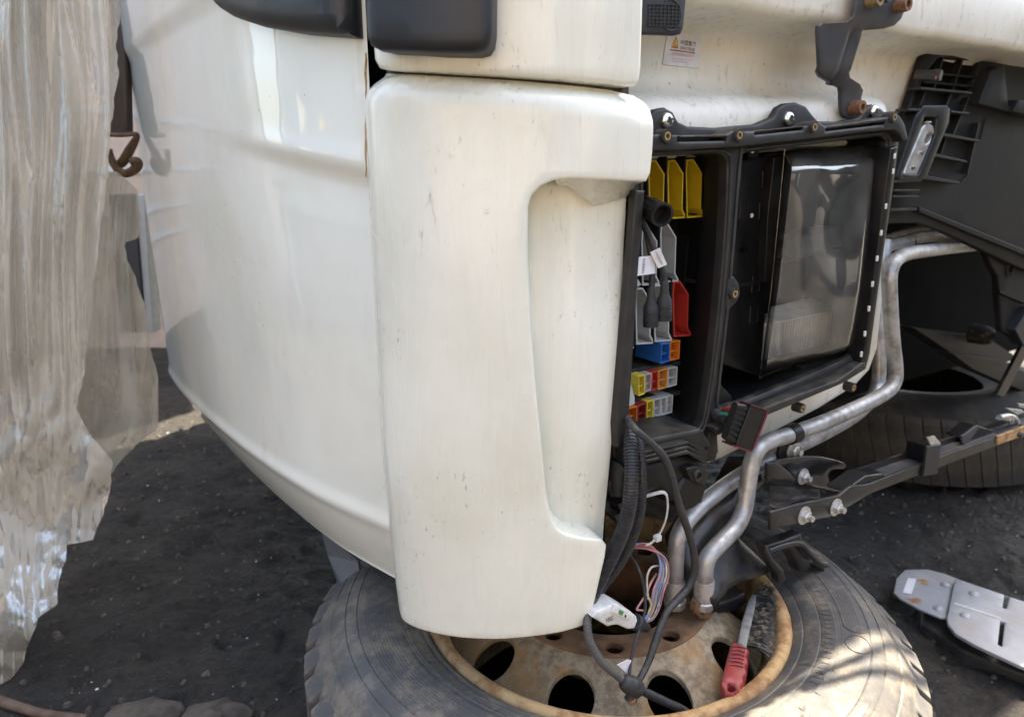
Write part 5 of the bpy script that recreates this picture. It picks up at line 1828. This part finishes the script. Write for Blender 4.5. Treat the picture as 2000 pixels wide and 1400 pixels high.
# colour wires
wt = thing('wire_bundle', 'loop of thin coloured wires hanging behind the corner panel', 'wires', onF(1275, 1130, 0.10))
WCOL = [('pink', (0.50, 0.26, 0.24)), ('light_blue', (0.20, 0.29, 0.55)), ('violet', (0.16, 0.11, 0.24)), ('brown', (0.20, 0.10, 0.07)), ('grey', (0.30, 0.29, 0.27)), ('yellow', (0.50, 0.42, 0.18)), ('red', (0.42, 0.12, 0.11)), ('blue', (0.10, 0.17, 0.42)), ('black', (0.02, 0.02, 0.02)), ('white', (0.52, 0.50, 0.45)), ('brown', (0.24, 0.13, 0.09)), ('light_blue', (0.24, 0.33, 0.58)), ('pink', (0.46, 0.22, 0.22))]
for k, (nm, col) in enumerate(WCOL):
    mt = simple('wire_' + nm + str(k), col, tuple(c * 0.8 for c in col), 60, 0.45)
    w = lambda a: rng.uniform(-a, a)
    sp = (k - 6) * 1.5
    P = pathF([(1215, 1072 + w(3), 0.075), (1240 + w(3), 1066 + sp * 0.35, 0.085), (1268, 1068 + sp * 0.5, 0.095 + w(0.006)), (1292 + sp * 0.6, 1088 + w(3), 0.102 + w(0.006)), (1297 + sp, 1120, 0.105 + w(0.006)), (1286 + sp * 1.1, 1155 + w(3), 0.108 + w(0.006)), (1280 + sp * 1.0, 1182 + w(3), 0.110), (1270 + sp * 0.8, 1204 + w(4), 0.114), (1256 + w(3), 1216, 0.118)])
    mb = MB()
    mb.tube(P, 0.0015, 7, 7)
    mb.build('wire', mt, wt, smooth=60)
for P, col, nm in (([(1287, 1104, 0.10), (1272, 1108, 0.105), (1264, 1125, 0.108), (1264, 1150, 0.11), (1266, 1170, 0.112)], (0.50, 0.48, 0.42), 'cream'), ([(1282, 1120, 0.10), (1270, 1140, 0.108), (1262, 1160, 0.11), (1244, 1188, 0.112), (1250, 1191, 0.113), (1258, 1192, 0.113)], (0.50, 0.26, 0.24), 'salmon'), ([(1268, 1168, 0.112), (1271, 1182, 0.112), (1265, 1200, 0.113)], (0.55, 0.48, 0.20), 'straw')):
    mb = MB()
    mb.tube(pathF(P), 0.0016, 7, 7)
    mb.build('wire', simple('wire_' + nm, col, tuple(c * 0.8 for c in col), 60, 0.45), wt, smooth=60)
P = pathF([(1215, 1070, 0.07), (1235, 1090, 0.09), (1250, 1118, 0.11), (1258, 1150, 0.115), (1260, 1190, 0.122), (1250, 1225, 0.13), (1240, 1255, 0.138), (1232, 1290, 0.145), (1228, 1330, 0.155)])
mb = MB()
mb.tube(P, 0.0021, 8, 8)
tw = mb.build('thin_cable', INK, base=P[4], label='thin black cable dropping past the white sensor with a paper tag', cat='cable', smooth=60)
mb = MB()
mb.prism([onF(x, y, 0.147) for x, y in ((1206, 1298), (1226, 1288), (1233, 1289), (1232, 1315), (1224, 1314))], NV * -0.001)
mb.build('paper_tag', PAPER, tw, smooth=0)
# white tie
P = pathF([(1240, 975, 0.085), (1270, 966, 0.10), (1298, 962, 0.11), (1304, 985, 0.11), (1300, 1015, 0.108), (1288, 1042, 0.106), (1272, 1060, 0.106), (1262, 1064, 0.106)])
ct = thing('cable_tie', 'white nylon cable tie looped between the box and the coloured wires', 'cable tie', P[4])
mb = MB()
mb.tube(P, 0.0026, 8, 8, flat=0.6)
mb.build('strap', WHITEN, ct, smooth=60)
mb = MB()
mb.box(onF(1284, 1050, 0.108), UV * 0.005, (0, 0, 0.0045), NV * 0.004)
mb.build('lock_head', WHITEN, ct, bev=0.001)

# two round plugs with paper flags inside the box
for nm, P, body, tag_px, tmat, txt, lab in (
        ('a', [(1250, 425, 0.075), (1262, 452, 0.082), (1270, 490, 0.088), (1274, 530, 0.090), (1273, 560, 0.090)], (1272, 560, 1271, 637), [(1248, 502), (1278, 499), (1280, 534), (1245, 539)], PAPER, '显示屏接插头', 'left round black plug on a lead with a bluish paper flag'),
        ('b', [(1252, 430, 0.075), (1266, 455, 0.085), (1276, 482, 0.092), (1294, 528, 0.096), (1298, 548, 0.096)], (1298, 548, 1297, 625), [(1270, 493), (1289, 484), (1303, 517), (1286, 524)], PAPERW, '行驶记录仪插头', 'right round black plug on a lead with a cream paper flag')):
    t_ = thing('round_plug', lab, 'plug', onF(body[0], body[1], P[-1][2]), 'round plugs hanging in the box')
    mb = MB()
    mb.tube(pathF(P), 0.0042, 10, 8)
    mb.build('lead', RUBBER, t_, smooth=60)
    a, b = onF(body[0], body[1], P[-1][2]), onF(body[2], body[3], P[-1][2])
    L = (b - a).length
    mb = MB()
    prs = [(0.0048, 0.0), (0.0056, 0.004), (0.0052, 0.007), (0.0058, 0.010), (0.0054, 0.013), (0.0062, 0.016), (0.0066, 0.019), (0.0098, 0.026)]
    for k in range(6):
        h = 0.032 + k * 0.0032
        prs += [(0.0102, h), (0.0102, h + 0.0014), (0.0096, h + 0.0018), (0.0096, h + 0.0028)]
    prs += [(0.0102, 0.0525), (0.0102, L - 0.009), (0.0085, L - 0.0085), (0.0, L - 0.0085)]
    mb.lathe(prs, a, b - a, 22)
    mb.build('plug_body', RUBBER, t_, smooth=35)
    mb = MB()
    mb.lathe([(0.0092, L - 0.010), (0.0094, L - 0.006), (0.0086, L - 0.0055), (0.0086, L - 0.003), (0.0092, L - 0.0025), (0.0092, L), (0.0070, L), (0.0070, L - 0.005), (0.0, L - 0.005)], a, b - a, 22)
    mb.build('metal_ring', CHROME, t_)
    oo = P[2][2] + 0.008
    mb = MB()
    mb.prism([onF(x, y, oo) for x, y in tag_px], NV * -0.0008)
    tg = mb.build('paper_flag', tmat, t_, smooth=0)
    q0, q1, q2, q3 = [onF(x, y, oo + 0.0002) for x, y in tag_px]
    if nm == 'a':
        p0 = q0.lerp(q1, 0.25).lerp(q3.lerp(q2, 0.25), 0.10)
        text_mesh('lettering', txt, INK, p0, q0.lerp(q3, 0.95) - q0.lerp(q3, 0.12), (q1 - q0) * 0.16, tg)
    else:
        p0 = q0.lerp(q1, 0.36).lerp(q3.lerp(q2, 0.36), 0.08)
        text_mesh('lettering', txt, INK, p0, q0.lerp(q3, 0.92) - q0.lerp(q3, 0.10), (q1 - q0) * 0.22, tg)
# open black socket peeping out beside the corner panel
so = thing('open_socket', 'open black round cable socket peeping out beside the yellow sockets', 'socket', onF(1280, 418, 0.10))
a, b = onF(1256, 400, 0.07), onF(1294, 420, 0.118)
L = (b - a).length
mb = MB()
mb.lathe([(0.0, 0), (0.011, 0), (0.0125, 0.004), (0.0125, L - 0.012), (0.0145, L - 0.011), (0.0150, L), (0.0118, L), (0.0112, L - 0.018), (0.0, L - 0.018)], a, b - a, 22)
mb.build('shell', BLACKP, so, smooth=35)
for k in range(6):
    m2 = MB()
    d_ = (b - a).normalized()
    x_ = d_.orthogonal().normalized()
    y_ = d_.cross(x_)
    r_ = x_ * math.cos(k * 1.047) + y_ * math.sin(k * 1.047)
    m2.box(a + d_ * L * 0.45 + r_ * 0.0128, d_ * L * 0.32, r_ * 0.0012, d_.cross(r_) * 0.0012)
    m2.build('grip_rib', BLACKP, so, smooth=0)

# wide black plug with dark red trim
wp = thing('wide_plug', 'wide black multi-pin plug with dark red edge and ribbed cable end', 'plug', onF(1468, 840, 0.13))
WO = 0.135
DTRIM = simple('maroon_plastic', (0.13, 0.02, 0.03), (0.08, 0.015, 0.02), 60, 0.4)
prismF([(1468, 791), (1502, 803), (1470, 882), (1438, 871)], WO, WO - 0.022).build('plug_body', BLACKC, wp, bev=0.0015)
prismF([(1468, 789), (1503, 801), (1502.5, 803.5), (1467.5, 791.5)], WO + 0.001, WO - 0.024).build('red_edge', DTRIM, wp, smooth=0)
prismF([(1438, 870), (1470, 881), (1469, 884.5), (1436, 873.5)], WO + 0.001, WO - 0.024).build('red_edge', DTRIM, wp, smooth=0)
prismF([(1498, 806), (1501, 807), (1474, 876), (1471, 875)], WO + 0.0012, WO - 0.01).build('red_edge', DTRIM, wp, smooth=0)
for k in range(7):
    f = k / 6
    x0, y0 = 1434 - 18 * f, 793 + 56 * f
    x1, y1 = 1466 - 26 * f, 800 + 66 * f
    m2 = MB()
    m2.tube([onF(x0, y0, WO - 0.010), onF(x1, y1, WO - 0.008)], 0.0062, 10)
    m2.build('ribbed_grip', BLACKP, wp, smooth=60)
for P, col, nm in (([(1392, 806, 0.07), (1412, 800, 0.09), (1422, 797, 0.11), (1436, 795, 0.122)], (0.5, 0.06, 0.03), 'scarlet'), ([(1390, 812, 0.07), (1412, 808, 0.10), (1430, 812, 0.122)], (0.05, 0.28, 0.22), 'teal'), ([(1392, 818, 0.07), (1412, 826, 0.10), (1428, 832, 0.122)], (0.06, 0.07, 0.33), 'indigo')):
    mb = MB()
    mb.tube(pathF(P), 0.0026, 8, 6)
    mb.build('lead_wire', simple('wire_' + nm, col, tuple(c * 0.8 for c in col), 60, 0.45), wp, smooth=60)
mb = MB()
mb.tube(pathF([(1372, 800, 0.03), (1395, 808, 0.075), (1412, 816, 0.095), (1424, 824, 0.11)]), 0.010, 12, 6)
mb.build('taped_lead', TAPE, wp, smooth=60)

# ------------------------------------------------------------------ red-handled brush lying in the rim
BZ = 0.292
br = thing('hand_brush', 'hand brush with red grip and dark bristles stuck in the right side of the rim', 'brush', onZ(1450, 1270, 0.27))


def bz(px, py, z=BZ):
    return onZ(px, py, z)


hd = pz([(1428, 1252), (1444, 1250), (1460, 1262), (1464, 1268), (1458, 1278), (1462, 1288), (1455, 1298), (1459, 1310), (1451, 1318), (1453, 1328), (1446, 1336), (1445, 1346), (1432, 1354), (1416, 1350), (1408, 1336), (1408, 1322), (1414, 1306), (1420, 1280)], BZ)
mb = plate(MB(), hd, lambda u, v, o: Vector((u, v, BZ + o)), 0.028, 0.006, 0.008, [pz([(1424, 1330), (1434, 1334), (1440, 1340), (1432, 1346), (1421, 1342)], BZ)])
REDG = simple('faded_red_grip', (0.26, 0.028, 0.03), (0.19, 0.022, 0.024), 40, 0.5, dust=(0.2, 0.11, 0.08), dustamt=0.35)
hg = mb.build('grip', REDG, br, smooth=45)
for k in range(6):
    m2 = MB()
    m2.tube([bz(1430 - k * 1.2, 1262 + k * 7, BZ + 0.0005), bz(1444 - k, 1261 + k * 7.3, BZ + 0.0015), bz(1456 - k * 0.8, 1266 + k * 7.2, BZ + 0.0005)], 0.0016, 6, 4)
    m2.build('grip_rib', REDG, hg, smooth=60)
bl = pz([(1440, 1254), (1448, 1215), (1462, 1170), (1470, 1158), (1478, 1162), (1474, 1190), (1466, 1225), (1458, 1262)], BZ + 0.004)
mb = plate(MB(), bl, lambda u, v, o: Vector((u, v, BZ + 0.004 + o)), 0.012, 0.003, 0.01)
mb.build('back_bar', simple('dull_grey_bar', (0.20, 0.20, 0.195), (0.13, 0.13, 0.125), 60, 0.6, metal=0.2), br, smooth=45)
mb = MB()
rg = np.random.default_rng(11)
for k in range(1500):
    f = rg.uniform(0, 1)
    a = bz(1472 - 12 * f, 1160 + 100 * f, BZ + rg.uniform(-0.008, 0.003))
    e = bz(1516 - 6 * f + rg.normal(0, 5), 1150 + 130 * f + rg.normal(0, 7), BZ - 0.004 + rg.uniform(-0.012, 0.004))
    d_ = e - a
    nrm = Vector((0, 0, 1)).cross(d_)  .normalized() * 0.0007
    mid = a.lerp(e, 0.55) + Vector((0, 0, 0.004)) + nrm * rg.normal(0, 3)
    mb.add([a - nrm, a + nrm, mid + nrm, mid - nrm, e], [(0, 1, 2, 3), (3, 2, 4)])
BRIS = simple('dark_bristle', (0.014, 0.013, 0.012), (0.17, 0.145, 0.11), 90, 0.6, lo=0.46, hi=0.66)
mb.build('bristles', BRIS, br, smooth=0, recalc=False, kind='stuff')

# ------------------------------------------------------------------ polythene sheeting on the left
ps = thing('plastic_sheeting', 'cloudy crumpled plastic sheeting hanging in long folds at the left', 'plastic sheet', onY(60, 1200, 1.3))


def ridge(x, y, z):
    return 1.0 - abs(mnoise.noise(Vector((x, y, z)))) * 2.2


def film(name, left, right, y0, y1, dfun, nu, nv, seed, amp):
    rows_ = []
    for j in range(nv + 1):
        v = j / nv
        y = y0 + (y1 - y0) * v
        xl = np.interp(y, [p[1] for p in left], [p[0] for p in left])
        xr = np.interp(y, [p[1] for p in right], [p[0] for p in right])
        knot = math.exp(-((y - 880) / 95.0) ** 2)
        row = []
        xm = max(p[0] for p in right) + 4
        for i in range(nu + 1):
            u = i / nu
            x0 = xl + (xm - xl) * u
            over = x0 > xr
            edge = xr + 7 * mnoise.noise(Vector((y * 0.017, seed, 0))) + 2.5 * mnoise.noise(Vector((y * 0.06, seed, 2)))
            over = x0 > edge
            x0 = min(x0, edge)
            X, Y = x0 / 100.0, y / 100.0
            wx = 0.35 * mnoise.noise(Vector((X * 0.5, Y * 0.25, seed * 5.0)))
            fan = X + wx + 0.10 * (X - 0.95) * (Y - 8.8) * 0.12
            A_ = 1.0 - 0.75 * sstep(640, 900, y)
            d = 0.045 * (mnoise.noise(Vector((fan * 1.1, Y * 0.10, seed)))) * (0.5 + 0.5 * A_)
            d += 0.05 * (1 - A_) * mnoise.noise(Vector((X * 0.8 + Y * 0.3, Y * 0.45, seed + 31.0)))
            d += 0.026 * A_ * (ridge(fan * 2.4, Y * 0.16, seed + 3.1) - 0.5)
            d += 0.007 * A_ * (ridge(fan * 5.0, Y * 0.22, seed + 7.7) - 0.5)
            low = 0.15 + 0.75 * sstep(600, 900, y)
            d += 0.016 * low * (ridge(X * 1.1 + Y * 0.6, Y * 0.8 - X * 0.4, seed + 11.0) - 0.5)
            d += 0.005 * low * (ridge(X * 2.6 - Y * 1.1, Y * 1.6 + X * 0.9, seed + 17.0) - 0.5)
            d += 0.0012 * mnoise.noise(Vector((X * 9, Y * 7, seed + 23.0)))
            d -= 0.05 * knot * (1 - min(abs(x0 - 95) / 140.0, 1.0))
            row.append((onY(x0, y + 18 * mnoise.noise(Vector((X * 2.0, seed, 4.0))) * sstep(0.9, 1.0, v), dfun(u, v) + amp * d), over))
        rows_.append(row)
    mb = MB()
    nc = nu + 1
    mb.add([p for r_ in rows_ for p, _ in r_], [(a * nc + b, a * nc + b + 1, (a + 1) * nc + b + 1, (a + 1) * nc + b) for a in range(nv) for b in range(nu) if not (rows_[a][b][1] and rows_[a + 1][b][1])])
    return mb.build(name, FILM, ps, smooth=180, recalc=False)


film('front_layer', [(-170, -100), (-170, 1345)], [(238, -100), (232, 0), (229, 150), (216, 260), (211, 340), (196, 450), (180, 600), (164, 720), (150, 800), (176, 850), (222, 900), (214, 960), (200, 1010), (182, 1055), (128, 1064), (118, 1130), (112, 1180), (72, 1205), (64, 1240), (45, 1290), (0, 1338)], -90, 1340,
     lambda u, v: 1.40 - 0.03 * v - 0.19 * sstep(0.66, 1.0, v), 170, 300, 1, 1.0)
film('inner_layer', [(-170, -100), (-170, 1200)], [(150, -100), (170, 150), (150, 400), (120, 600), (130, 800), (190, 900), (150, 1000), (100, 1100), (90, 1200)], -90, 1190, lambda u, v: 1.47 - 0.03 * v - 0.10 * sstep(0.66, 1.0, v), 110, 200, 6, 1.1)
film('back_layer', [(60, 330), (70, 960)], [(226, 330), (268, 372), (275, 430), (270, 466), (243, 474), (252, 510), (281, 590), (290, 650), (303, 720), (313, 800), (308, 835), (272, 862), (236, 900), (210, 940)], 335, 950, lambda u, v: 1.52 + 0.02 * u, 90, 120, 2, 0.8)

# ------------------------------------------------------------------ behind the sheeting
bd = onY(235, 120, 1.72)
mb = MB()
mb.prism([onY(x, y, 1.74) for x, y in ((205, -120), (238, -120), (248, 262), (215, 262))], Vector((0, 0.03, 0)))
mb.build('hanging_board', WOOD, base=onY(230, 262, 1.74), label='dark weathered board hanging between the plastic and the white cab', cat='board', smooth=0, bev=0.002)
P = [onY(x, y, 1.72) for x, y in ((205, 263), (240, 264), (263, 262), (267, 268), (252, 296), (240, 316), (232, 322))]
P2 = [onY(x, y, 1.70) for x, y in ((212, 292), (218, 312), (230, 332), (246, 339), (262, 332), (269, 322), (266, 316), (258, 318))]
hk = thing('iron_hook', 'rusty bent iron hook hanging beside the plastic sheeting', 'hook', P[0])
mb = MB()
mb.tube(P, lambda u: 0.006 + 0.006 * sstep(0.4, 0.7, u), 10, 6, flat=0.7)
mb.build('shank', RUSTD, hk, smooth=60)
mb = MB()
mb.tube(P2, lambda u: 0.008 + 0.004 * u, 10, 6)
mb.build('curl', RUSTD, hk, smooth=60)
pst = thing('navy_post', 'dark navy post with a pale edge standing behind the plastic', 'post', onY(268, 640, 2.5))
mb = MB()
mb.prism([onY(x, y, 2.45) for x, y in ((212, 380), (262, 380), (284, 650), (235, 650))], Vector((0, 0.08, 0)))
mb.build('post_face', NAVY, pst, smooth=0, bev=0.004)
mb = MB()
mb.prism([onY(x, y, 2.46) for x, y in ((262.5, 380), (282, 380), (300, 650), (284.5, 650))], Vector((0.0, 0.06, 0)))
mb.build('post_edge', GRYC, pst, smooth=0, bev=0.004)
WD = 3.9
wl = thing('yard_wall', 'sandy plastered yard wall in the background beside the cab', 'wall', (-2.6, WD, 0))
mb = MB()
mb.prism([Vector((-5.5, WD, -0.05)), Vector((-0.6, WD, -0.05)), Vector((-0.6, WD, 4.6)), Vector((-5.5, WD, 4.6))], Vector((0, 0.2, 0)))
mb.build('wall_body', PINKW, wl, smooth=0)
for z0 in (0.55, 0.72, 0.95, 1.25):
    mb = MB()
    mb.prism([Vector((-5.5, WD - 0.012, z0)), Vector((-0.6, WD - 0.012, z0)), Vector((-0.6, WD - 0.012, z0 + 0.035)), Vector((-5.5, WD - 0.012, z0 + 0.035))], Vector((0, 0.01, 0)))
    mb.build('wall_trim', WHITEN, wl, smooth=0)
mb = MB()
c = onZ(318, 800, 0.0)
mb.lathe([(0.0, 0.0), (0.09, 0.0), (0.10, 0.05), (0.085, 0.16), (0.05, 0.22), (0.0, 0.24)], Vector((c.x - 0.05, 3.3, 0)), (0, 0, 1), 16)
mb.build('cloth_sack', PAPERW, base=(c.x - 0.05, 3.3, 0), label='pale sack standing on the ground against the sandy wall', cat='sack', smooth=60)

# ------------------------------------------------------------------ bits on the ground at the lower left
mb = MB()
mb.tube([onZ(x, y, 0.012) for x, y in ((-40, 1355), (30, 1378), (90, 1394), (170, 1402))], lambda u: 0.010 - 0.003 * u, 10, 8)
mb.build('wooden_stick', WOOD, base=onZ(30, 1378, 0), label='brown stick lying in the dirt in the bottom left corner', cat='stick', smooth=60)
for nm, (x, y), s, lab in (('left', (272, 1404), 0.055, 'half buried pale brown stone left of its neighbour at the bottom'), ('right', (415, 1402), 0.05, 'half buried pale brown stone nearer the tyre at the bottom')):
    c = onZ(x, y, 0.0)
    mb = MB()
    rg = np.random.default_rng(len(lab))
    rows_ = []
    for j in range(8):
        th = math.pi / 2 * j / 7
        rows_.append([c + Vector(((s * math.cos(th) * (1 + 0.12 * math.sin(3 * a + j))) * math.cos(a) * 1.3, s * math.cos(th) * (1 + 0.1 * math.cos(2 * a)) * math.sin(a), 0.5 * s * math.sin(th) - 0.004)) * (1.0 + 0.0) + Vector((1, 1, 0.6)) * 0.012 * mnoise.noise(Vector((3 * math.cos(a) * math.cos(th), 3 * math.sin(a) * math.cos(th), j * 0.3 + s * 90))) for a in np.linspace(0, 6.283, 18)[:-1]])
    mb.grid(rows_, True)
    mb.build('stone', simple('brown_stone_' + nm, (0.085, 0.07, 0.055), (0.045, 0.038, 0.031), 30, 0.9, bump=0.5, bscale=90), base=c, label=lab, cat='stone', smooth=60, group='stones at the bottom edge')
mb = MB()


# ------------------------------------------------------------------ unseen yard objects added for their reflections in the glossy paint
CORR = simple('grey_corrugated_sheet', (0.42, 0.43, 0.44), (0.30, 0.28, 0.26), 4, 0.5, metal=0.2)
BLUEC = simple('faded_blue_paint', (0.10, 0.20, 0.32), (0.14, 0.22, 0.30), 5, 0.45)
WHC = simple('old_white_paint', (0.62, 0.61, 0.57), (0.5, 0.48, 0.43), 5, 0.5)


def shed(name, label, a, b, depth, h, bays):
    a, b = Vector(a), Vector(b)
    d = (b - a)
    L = d.length
    d.normalize()
    n = Vector((-d.y, d.x, 0))
    s_ = thing(name, label, 'shed', a.lerp(b, 0.5))
    for k in range(bays):
        if k % 2:
            continue
        p0, p1 = a + d * L * k / bays, a + d * L * (k + 1) / bays
        mb = MB()
        m_ = 24
        lo = [p0.lerp(p1, i / m_) + n * (0.03 if i % 2 else 0) for i in range(m_ + 1)]
        mb.grid([lo, [p + Vector((0, 0, h)) for p in lo]])
        mb.build('wall_sheet', CORR, s_, smooth=0)
    for k in range(bays + 1):
        p = a + d * L * k / bays
        mb = MB()
        mb.box(p + Vector((0, 0, h / 2)), d * 0.08, n * 0.08, (0, 0, h / 2))
        mb.build('post', STEELP, s_, smooth=0)
    mb = MB()
    mb.prism([a + n * depth, b + n * depth, b + n * depth + Vector((0, 0, h)), a + n * depth + Vector((0, 0, h))], n * 0.1)
    mb.build('back_wall', PINKW, s_, smooth=0)
    mb = MB()
    mb.prism([a - n * 0.6 + Vector((0, 0, h + 0.05)), b - n * 0.6 + Vector((0, 0, h + 0.05)), b + n * depth + Vector((0, 0, h + 0.6)), a + n * depth + Vector((0, 0, h + 0.6))], (0, 0, 0.06))
    mb.build('roof', CORR, s_, smooth=0)
    return s_


shed('reflection_shed', 'grey corrugated open shed added behind the viewer for panel reflections', (7, -9, 0), (-6, -9, 0), -3.0, 3.2, 7)
shed('reflection_shed', 'grey corrugated open shed added at the left for door reflections', (-8, -6, 0), (-8, 3.2, 0), 3.0, 3.4, 5)


def old_truck(loc, ang, label, mat):
    tr = thing('reflection_truck', label, 'truck', loc, 'trucks added for reflections')  # unseen truck put in to be mirrored by the paint
    c, s0 = math.cos(ang), math.sin(ang)
    X, Y, Z = Vector((c, s0, 0)), Vector((-s0, c, 0)), Vector((0, 0, 1))
    P = lambda x, y, z: Vector(loc) + X * x + Y * y + Z * z
    mb = MB()
    mb.prism([P(0, -1.2, 0.6), P(1.7, -1.2, 0.6), P(1.9, -1.2, 1.4), P(1.6, -1.2, 2.6), P(0, -1.2, 2.7)], Y * 2.4)
    mb.build('cab_body', mat, tr, smooth=0, bev=0.06)
    mb = MB()
    mb.prism([P(1.9, -1.05, 1.5), P(1.9, 1.05, 1.5), P(1.63, 1.0, 2.45), P(1.63, -1.0, 2.45)], X * 0.02)
    mb.build('windscreen', DGLASS, tr, smooth=0)
    for sd in (-1.215, 1.2):
        mb = MB()
        mb.prism([P(0.5, sd, 1.55), P(1.6, sd, 1.55), P(1.45, sd, 2.4), P(0.5, sd, 2.4)], Y * 0.015)
        mb.build('side_window', DGLASS, tr, smooth=0)
        for x in (0.9, -2.6):
            mb = MB()
            mb.lathe([(0.2, -0.12), (0.48, -0.12), (0.52, -0.06), (0.52, 0.1), (0.2, 0.12)], P(x, sd * 0.9, 0.52), Y, 24)
            mb.build('wheel', TYRE, tr)
    mb = MB()
    mb.prism([P(-4, -0.5, 0.7), P(0.2, -0.5, 0.7), P(0.2, -0.5, 0.95), P(-4, -0.5, 0.95)], Y * 1.0)
    mb.build('chassis', STEELP, tr, smooth=0)
    mb = MB()
    mb.box(P(1.9, 0, 0.55), X * 0.12, Y * 1.2, Z * 0.18)
    mb.build('bumper', GREYP, tr, smooth=0, bev=0.03)


old_truck((-5.2, -1.0, 0), 0.25, 'blue truck added at the left for door reflections, facing the cab', BLUEC)
old_truck((2.0, -5.5, 0), 1.75, 'white truck added behind the viewer for panel reflections, facing the cab', WHC)

# unseen trailer added at the right to darken reflections in the clear cover
tl = thing('reflection_trailer', 'dark tarpaulin covered trailer added at the right to darken the cover reflections', 'trailer', (7.0, -1.5, 0))
TARP = simple('dark_green_tarpaulin', (0.018, 0.026, 0.022), (0.03, 0.036, 0.03), 3, 0.6, bump=0.3, bscale=8)
mb = MB()
mb.box((7.6, -1.5, 2.1), (1.2, 0, 0), (0, 5.0, 0), (0, 0, 1.1))
mb.build('tarpaulin_box', TARP, tl, smooth=0, bev=0.08)
mb = MB()
mb.box((7.6, -1.5, 0.9), (1.0, 0, 0), (0, 5.0, 0), (0, 0, 0.1))
mb.build('trailer_frame', STEELP, tl, smooth=0)
for y_ in (-5.0, -3.8, 1.6, 2.8):
    mb = MB()
    mb.lathe([(0.2, -0.12), (0.46, -0.12), (0.5, -0.06), (0.5, 0.1), (0.2, 0.12)], Vector((6.7, y_, 0.5)), (1, 0, 0), 24)
    mb.build('wheel', TYRE, tl)

# unseen rack and bright pieces added to break up the door's reflections
rk = thing('reflection_rack', 'dark steel rack added at the left to hold pieces for door reflections', 'rack', (-3.6, 0.2, 0))
for y_ in (-1.6, -0.4, 0.8, 2.0):
    mb = MB()
    mb.box((-3.4, y_, 0.9), (0.03, 0, 0), (0, 0.03, 0), (0, 0, 0.9))
    mb.build('post', STEELP, rk, smooth=0)
for z_ in (0.45, 0.92):
    mb = MB()
    mb.box((-3.6, 0.2, z_), (0.3, 0, 0), (0, 1.9, 0), (0, 0, 0.02))
    mb.build('shelf', STEELP, rk, smooth=0)
mb = MB()
mb.box((-3.95, 0.2, 0.95), (0.02, 0, 0), (0, 1.9, 0), (0, 0, 0.93))
mb.build('back_sheet', BLUEC, rk, smooth=0)
for k, (y, w, h, mat, lab) in enumerate(((1.55, 0.16, 0.42, WHC, 'white piece added for door reflections at the rack end nearest the plastic'), (1.2, 0.10, 0.30, LYEP, 'lemon yellow piece added for door reflections'), (0.95, 0.22, 0.20, GALV, 'low bare metal piece added for door reflections'), (0.5, 0.12, 0.50, WHC, 'tallest white piece added for door reflections in the middle of the rack'), (0.2, 0.15, 0.26, SLATEB, 'blue grey piece added for door reflections'), (-0.2, 0.10, 0.36, ORAP, 'orange piece added for door reflections'), (-0.7, 0.3, 0.24, WHC, 'widest white piece added for door reflections'))):
    mb = MB()
    a = Vector((-3.5, y, 0.943))
    tl_ = 0.1 * math.sin(k * 2.3)
    mb.prism([a, a + Vector((0.05, w, 0)), a + Vector((-0.05, w * 0.8 + tl_, h)), a + Vector((-0.1, w * 0.1 + tl_, h * (0.8 + 0.2 * math.sin(k))))], Vector((-0.05, 0.01, 0)))
    mb.build('reflection_piece', mat, base=a, label=lab, cat='scrap piece', smooth=0, bev=0.01, group='pieces added on the rack for reflections')
